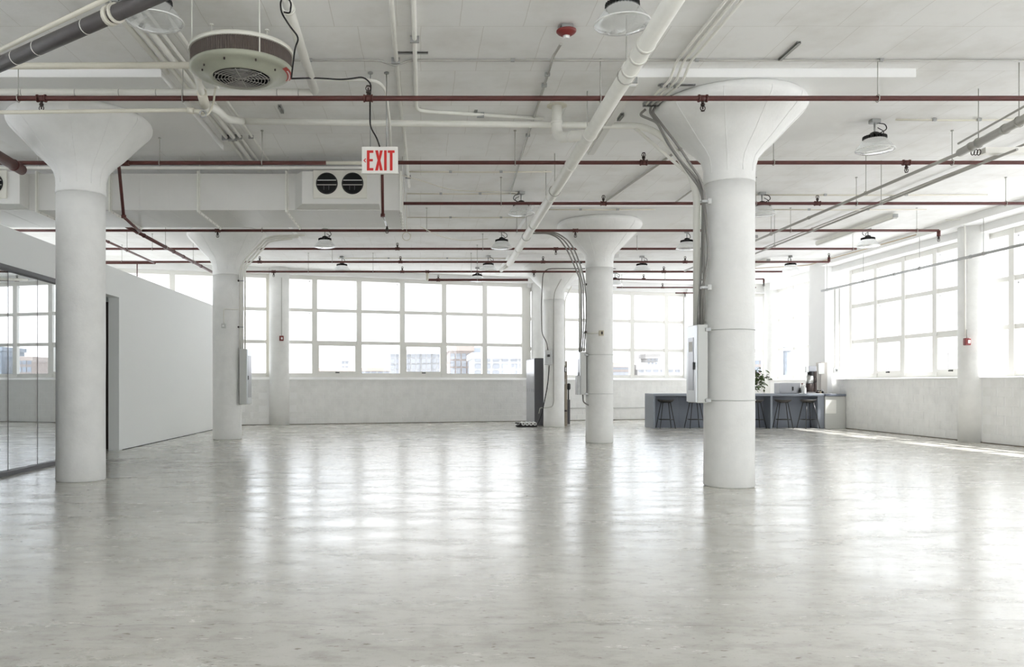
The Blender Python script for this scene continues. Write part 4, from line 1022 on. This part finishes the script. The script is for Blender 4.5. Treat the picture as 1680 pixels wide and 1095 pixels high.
for y in (431, 467, 545):
    p = at(961 if y > 440 else 953, y, 17.18); c = empty('conduit_clamp', p, 'dark clamp bolt on the middle column, %s one' % {431: 'highest', 467: 'second', 545: 'lowest'}[y], 'clamp')
    MB().bbox(p.x - .02, p.x + .02, p.y - .03, p.y + .04, p.z - .02, p.z + .02, .004).build('bolt', 'brown_black', c)
    MB().box(p.x - .07, p.x, p.y, p.y + .012, p.z - .008, p.z + .008).build('strap', 'galvanised', c)
# back column
db = empty('disconnect_box', at(899, 588, 23.6), 'grey disconnect switch box on the most distant column', 'switch box')
MB().bbox(px(893.5, 23.6), px(905, 23.6), 23.5, 23.66, pz(599, 23.6), pz(575.5, 23.6), .01).build('box', 'galvanised', db)
MB().box(px(898, 23.5), px(902, 23.5), 23.46, 23.5, pz(586, 23.5), pz(582, 23.5)).build('lever', 'black', db)
run('black_cable', 'dark cable hanging from the ceiling to the switch box on the most distant column', [at(1010, 441, 22.9), at(891, 441, 22.9), at(888, 500, 23.2), at(889, 548, 23.4), at(897, 562, 23.5), at(899, 575, 23.55)], .012, 'brown_black', 'cable', rr=.25)
run('black_cable', 'dark cable hanging from the switch box to the floor reels', [at(901, 600, 23.5), at(899, 630, 23.5), at(893, 660, 23.4), at(889, 680, 23.4), at(882, 697, 23.5)], .014, 'black_rubber', 'cable', rr=.3)
run('grey_conduit', 'thin grey conduit down the most distant column, bending at its foot', [at(927, 447, 23.35), at(910, 478, 23.5), at(908.5, 492, 23.63), at(908.5, 660, 23.63), at(906, 668, 23.6), at(892, 670, 23.55), at(886, 669, 23.5), at(884, 679, 23.5)], .013, 'conduit_grey', rr=.12)
run('white_conduit', 'white conduit down the far side of the most distant column', [at(938, 470, 23.8), at(927, 490, 23.9), at(926.5, 600, 23.95)], .018, 'pipe_white', rr=.15)

# fire alarm call boxes on the wall columns
def call_box(label, x, y, Y, zt):
    p = at(x, y, Y); root = empty('fire_alarm_box', p, label, 'fire alarm', 'fire alarm call boxes')
    MB().bbox(p.x - .062, p.x + .062, p.y - .05, p.y + .03, p.z - .075, p.z + .075, .008).build('box', 'alarm_red', root)
    MB().bbox(p.x - .01, p.x + .042, p.y - .062, p.y - .05, p.z - .035, p.z + .03, .004).build('pull_plate', 'lamp_white', root)
    MB().tube([p + Vector((0, 0, .07)), Vector((p.x, p.y, zt))], .009, 8).build('conduit', 'conduit_grey', root)
call_box('red fire alarm box on the round column between the back windows', 462, 555.5, 24.78, 4.45)
call_box('red fire alarm box on the sunlit round column by the side windows', 1586, 561, 17.43, 2.4)

# ------------------------------------------------------------------ cabinet, reels and gear round the most distant column
cb = empty('locker_cabinet', (3.55, 25.3, 0), 'tall dark grey metal cabinet beside the most distant column', 'cabinet')
MB().bbox(3.385, 3.74, 24.4, 26.2, .0, 2.01, .008).build('body', 'charcoal_cabinet', cb)
for k in range(4):
    y0 = 24.42 + .445 * k
    d = MB().bbox(3.368, 3.385, y0, y0 + .435, .05, 1.98, .004).build('door', 'steel_cabinet', cb)
    MB().box(3.358, 3.368, y0 + .05, y0 + .065, 1.0, 1.10).build('handle', 'steel_cabinet', d)
rk = empty('reel_rack', at(865, 695, 24.0), 'low row of white round reels with dark hubs on a black base', 'reels')
Yr = 23.7
MB().bbox(px(848, Yr), px(881, Yr), Yr - .02, Yr + .34, 0, .045, .01).build('base', 'black_rubber', rk)
MB().bbox(px(850, Yr), px(879, Yr), Yr + .02, Yr + .30, .045, .12, .02).build('housing', 'pipe_dark', rk)
for k in range(4):
    c = (px(858.6 + 6.3 * k, Yr), Yr, .095)
    q = MB().ring(c, .038, .016, 20, 8, 'y').build('reel', 'lamp_white', rk)
    MB().tube([(c[0], Yr - .012, c[2]), (c[0], Yr + .02, c[2])], .015, 10).build('hub', 'black', q)
    MB().tube([(c[0], Yr + .02, c[2] + .005), (c[0], Yr + .30, c[2] + .005)], .05, 12).build('drum', 'panel_grey', q)
q = MB().ring((px(850, Yr), Yr + .02, .10), .034, .014, 18, 8, 'y').build('end_wheel', 'galvanised', rk)
MB().tube([(px(845.5, Yr), Yr + .02, .12), (px(852, Yr), Yr + .02, .12)], .018, 8).build('grip', 'black', q)
bd = empty('upright_board', (px(928, 24.4), 24.4, 0), 'tall narrow grey-brown board standing behind the most distant column', 'board')
MB().bbox(px(926, 24.4), px(930.2, 24.4), 24.35, 24.85, 0, pz(593, 24.4), .006).build('board', 'wood_grey', bd)
MB().box(px(925.6, 24.3), px(930.6, 24.3), 24.33, 24.36, pz(676, 24.3), pz(673, 24.3)).build('cross_strip', 'brown_black', bd)
ph = empty('wall_phone', at(926, 606, 24.25), 'dark handset with a hanging cord on the narrow board', 'phone')
MB().bbox(px(923.5, 24.25), px(929.5, 24.25), 24.22, 24.34, pz(611, 24.25), pz(602, 24.25), .012).build('body', 'black', ph)
MB().bbox(px(927.5, 24.2), px(929, 24.2), 24.19, 24.23, pz(610, 24.2), pz(603, 24.2), .004).build('face', 'lamp_white', ph)
MB().tube(fillet([at(925.5, 611, 24.24), at(925.5, 626, 24.24), at(927, 632, 24.24), at(928, 622, 24.24)], .06), .010, 8).build('cord', 'conduit_grey', ph)
ms = empty('speaker_stand', (px(933, 25.2), 25.2, 0), 'slim dark machine on end behind the narrow board', 'machine')
MB().bbox(px(931, 25.2), px(935, 25.2), 25.15, 25.5, .02, pz(656, 25.2), .01).build('lower_body', 'charcoal_cabinet', ms)
MB().tube([at(932.5, 657, 25.25), at(932.5, 640, 25.25)], .022, 10).build('post', 'black', ms)
MB().lathe([(.03, 0), (.055, .03), (.055, .17), (.03, .2)], tuple(at(933, 640, 25.25) + Vector((0, 0, 0))), 16).build('head', 'black_rubber', ms)
ms.name = 'upright_machine'
run('white_conduit', 'thin pale conduit low along the wall behind the middle column', [fb(4.4, -.02, .42), fb(9.0, -.02, .42)], .014, 'panel_grey')

# ------------------------------------------------------------------ bar counter
CY0, CY1, CX0, CX1 = 22.98, 23.85, 6.50, 11.28
bc = empty('bar_counter', (8.9, 23.4, 0), 'long blue-grey bar counter with recessed front and slab top', 'counter')
MB().bbox(CX0, CX1, CY0, CY1, .905, .975, .006).build('worktop', 'counter_top_grey', bc)
MB().bbox(CX0, CX0 + .05, CY0, CY1, 0, .905, .004).build('end_panel', 'counter_top_grey', bc)
for a, b in ((CX0 + .05, 7.35), (7.35, 8.55), (8.55, 9.77)):
    MB().box(a + .002, b - .002, 23.40, 23.43, .0, .905).build('front_panel', 'counter_grey', bc)
MB().bbox(9.77, 9.83, CY0, CY1, 0, .905, .004).build('divider', 'counter_top_grey', bc)
MB().box(9.832, 11.1, 23.36, 23.40, 0, .905).build('front_panel', 'counter_grey', bc)
MB().box(CX0 + .05, 11.1, 23.44, 23.80, .02, .10).build('plinth', 'charcoal_cabinet', bc)
MB().bbox(11.1, CX1, CY0 + .02, CY1, 0, .905, .004).build('end_panel', 'counter_top_grey', bc)
sc_ = empty('side_cabinet', (11.6, 23.3, 0), 'pale cabinet closing the counter against the side wall, sun on its front', 'cabinet')
MB().bbox(11.29, 11.862, 22.97, 23.53, 0, .90, .005).build('body', 'panel_grey', sc_)
MB().bbox(11.285, 11.864, 22.94, 23.53, .905, .965, .005).build('worktop', 'counter_grey', sc_)
nt_ = MB().box(11.30, 11.60, 22.962, 22.969, .42, .80).build('white_sheet', 'paper_white', sc_)  # flat white rectangle on the cabinet front

# stools
def stool_proto():
    root = empty('bar_stool', (0, 0, 0)); n = 28
    m = MB(); rings = []
    for (k, z) in ((.15, -.048), (.6, -.042), (.86, -.02), (.98, .006), (1.0, .022), (.95, .018), (.82, -.002), (.5, -.016), (.12, -.02)):
        rg = []
        for i in range(n):
            a = 2 * PI * i / n; x = .235 * k * math.cos(a); y = .17 * k * math.sin(a)
            lift = .032 * max(0, abs(x) / .235) ** 2 * k + (.02 * max(0, -math.sin(a)) * k)
            rg.append((x, y, .76 + z + lift))
        rings.append(rg)
    vs = sum(rings, []); fs = [tuple(range(n - 1, -1, -1))]
    for q in range(len(rings) - 1):
        for i in range(n): fs.append((q * n + i, q * n + (i + 1) % n, (q + 1) * n + (i + 1) % n, (q + 1) * n + i))
    fs.append(tuple(range((len(rings) - 1) * n, len(rings) * n)))
    m.add(vs, fs, True).build('seat', 'stool_seat', root)
    L = []
    for sx_, sy_ in ((-1, -1), (1, -1), (1, 1), (-1, 1)):
        t = Vector((sx_ * .105, sy_ * .085, .725)); b = Vector((sx_ * .215, sy_ * .20, .006)); L.append((t, b))
        MB().tube([t, b], .0115, 8).build('leg', 'stool_leg', root)
    for i in range(4):
        f = .66; a = L[i][0].lerp(L[i][1], f); b = L[(i + 1) % 4][0].lerp(L[(i + 1) % 4][1], f)
        MB().tube([a, b], .009, 8).build('foot_rail', 'stool_leg', root)
    MB().tube([L[0][0], L[2][0]], .01, 6).build('seat_brace', 'stool_leg', root)
    MB().tube([L[1][0], L[3][0]], .01, 6).build('seat_brace', 'stool_leg', root)
    return root
sp_ = stool_proto()
STOOLS = [(1092.5, 0, 'black bar stool at the free end of the counter'), (1140, 4, 'black bar stool partly behind the hanging grey electrical panel'),
          (1240, 3, 'black bar stool just emerging beside the big column, under the plant'),
          (1285, -8, 'black bar stool in front of the grey metal box'), (1326.5, 10, 'black bar stool below the coffee machine')]
for i, (x, rot, lab) in enumerate(STOOLS):
    o = sp_ if i == 0 else copy_tree(sp_)
    o.location = (px(x, 23.0), 23.02, 0); o.rotation_euler = (0, 0, math.radians(rot)); tag(o, lab, 'stool', 'bar stools at the counter')

# things on the counter
TZ = .975
mb_ = empty('metal_box', (10.45, 23.5, TZ), 'low wide grey metal appliance on the counter', 'appliance')
MB().bbox(px(1278.5, 23.4), px(1312, 23.4), 23.35, 23.75, TZ, TZ + .30, .01).build('body', 'steel_cabinet', mb_)
MB().box(px(1301, 23.3), px(1302.5, 23.3), 23.32, 23.35, TZ + .08, TZ + .19).build('handle', 'black', mb_)
MB().box(px(1280, 23.3), px(1298, 23.3), 23.342, 23.352, TZ + .03, TZ + .27).build('door', 'steel_cabinet', mb_)
cm = empty('coffee_machine', (11.0, 23.45, TZ), 'tall coffee brewer with steel flask and dark back on the counter', 'coffee machine')
xc = px(1331, 23.4)
MB().bbox(xc - .17, xc + .17, 23.30, 23.66, TZ, TZ + .035, .008).build('base', 'black', cm)
MB().bbox(xc + .09, xc + .17, 23.42, 23.66, TZ + .035, TZ + .64, .008).build('back', 'brown_black', cm)
MB().bbox(xc - .20, xc - .10, 23.32, 23.55, TZ + .60, TZ + .78, .01).build('tap_housing', 'steel', cm)
MB().bbox(xc - .12, xc + .12, 23.32, 23.62, TZ + .62, TZ + .78, .02).build('head', 'steel_cabinet', cm)
MB().lathe([(.06, .0), (.055, .06), (.075, .10)], (xc - .02, 23.46, TZ + .52), 16).build('brew_funnel', 'black', cm)
MB().lathe([(.10, 0), (.105, .02), (.105, .24), (.09, .25)], (xc - .02, 23.46, TZ + .035), 20).build('warmer', 'brown_black', cm)
fk = MB().lathe([(.10, 0), (.105, .02), (.105, .20), (.085, .225), (.07, .23)], (xc - .02, 23.46, TZ + .285), 22).build('flask', 'steel', cm)
MB().tube(fillet([(xc + .07, 23.38, TZ + .48), (xc + .11, 23.33, TZ + .47), (xc + .11, 23.33, TZ + .33), (xc + .07, 23.38, TZ + .31)], .03), .012, 6).build('handle', 'black', fk)
bx = empty('white_dispenser', (11.25, 23.6, TZ), 'tall beige box dispenser beside the coffee brewer', 'dispenser')
MB().bbox(px(1341, 23.7), px(1352, 23.7), 23.5, 23.8, TZ, pz(595, 23.6), .01).build('body', 'beige_plastic', bx)
MB().bbox(px(1341.5, 23.5), px(1351.5, 23.5), 23.46, 23.5, TZ + .55, TZ + .85, .006).build('hatch', 'panel_grey', bx)
def jar(x, Y, r, h, body, cap, label, name='jar', cat='jar', grp='bottles and jars on the counter'):
    X = px(x, Y); root = empty(name, (X, Y, TZ), label, cat, grp)
    MB().lathe([(r * .92, 0), (r, .01), (r, h * .7), (r * .55, h * .84), (r * .5, h)], (X, Y, TZ), 14).build('body', body, root)
    MB().lathe([(r * .6, h), (r * .6, h + .03)], (X, Y, TZ), 12).build('lid', cap, root)
jar(1312.5, 23.3, .035, .13, 'black', 'black', 'small black bottle closest to the metal appliance', 'bottle', 'bottle')
jar(1316, 23.45, .038, .26, 'panel_grey', 'alarm_red', 'pale bottle with red cap beside the coffee brewer', 'bottle', 'bottle')
jar(1320, 23.25, .045, .22, 'paper_white', 'lamp_white', 'fat white bottle standing in front of the red-capped bottle', 'bottle', 'bottle')
jar(1342, 23.3, .04, .07, 'brown_black', 'black', 'squat dark jar beside the coffee brewer')
jar(1345.7, 23.3, .035, .06, 'copper', 'black', 'squat brownish jar, middle of three by the beige box')
jar(1349.5, 23.3, .035, .07, 'black', 'lamp_white', 'squat dark jar with pale lid near the pier')
tr = empty('tray', (px(1308, 23.2), 23.2, TZ), 'small white tray with cups before the metal appliance', 'tray')
MB().bbox(px(1309.5, 23.15), px(1316, 23.15), 23.08, 23.25, TZ, TZ + .015, .004).build('plate', 'lamp_white', tr)

# potted plant behind the big column
PX_, PY_ = px(1236, 23.5), 23.5
pl = empty('potted_plant', (PX_, PY_, TZ), 'leafy green plant in a pot on the counter, half behind the big column', 'plant')
MB().lathe([(.10, 0), (.13, .02), (.16, .24), (.165, .25), (.15, .245)], (px(1218, PY_), PY_, TZ), 24).build('pot', 'pot', pl)
lm = MB(); 
lm.add([(0, 0, 0), (-.022, .035, .006), (0, .04, -.003), (.022, .035, .006), (-.018, .075, .004), (0, .078, -.006), (.018, .075, .004), (0, .11, -.012)],
       [(0, 2, 1), (0, 3, 2), (1, 2, 5, 4), (2, 3, 6, 5), (4, 5, 7), (5, 6, 7)], True)
lm.v += [(a, b, c - .002) for a, b, c in lm.v]; k = 8
for f in list(lm.f): lm.f.append(tuple(k + i for i in reversed(f))); lm.sm.append(True)
LEAF = lm.mesh('leaf', 'leaf')
rs = random.Random(3); base = Vector((px(1218, PY_), PY_, TZ + .24)); cnt = 0
for b in range(17):
    a = rs.uniform(-.9, .9); top = Vector((PX_ + rs.uniform(-.42, .42), PY_ + rs.uniform(-.22, .22), TZ + rs.uniform(.06, .80)))
    mid = base.lerp(top, .5) + Vector((rs.uniform(-.05, .05), rs.uniform(-.05, .05), .06))
    MB().tube([base, mid, top], .007, 5, r1=.003).build('branch', 'stem', pl)
    for j in range(17):
        t = rs.uniform(.25, 1.0); q = (base.lerp(mid, t * 2) if t < .5 else mid.lerp(top, t * 2 - 1)) + Vector((rs.gauss(0, .05), rs.gauss(0, .05), rs.gauss(-.01, .05)))
        if q.z < TZ + .03: continue
        o = inst('leaf', LEAF, q, pl, (rs.uniform(-.9, .9), rs.uniform(-.8, .8), rs.uniform(0, 2 * PI))); s = rs.uniform(1.0, 1.6); o.scale = (s, s, s)
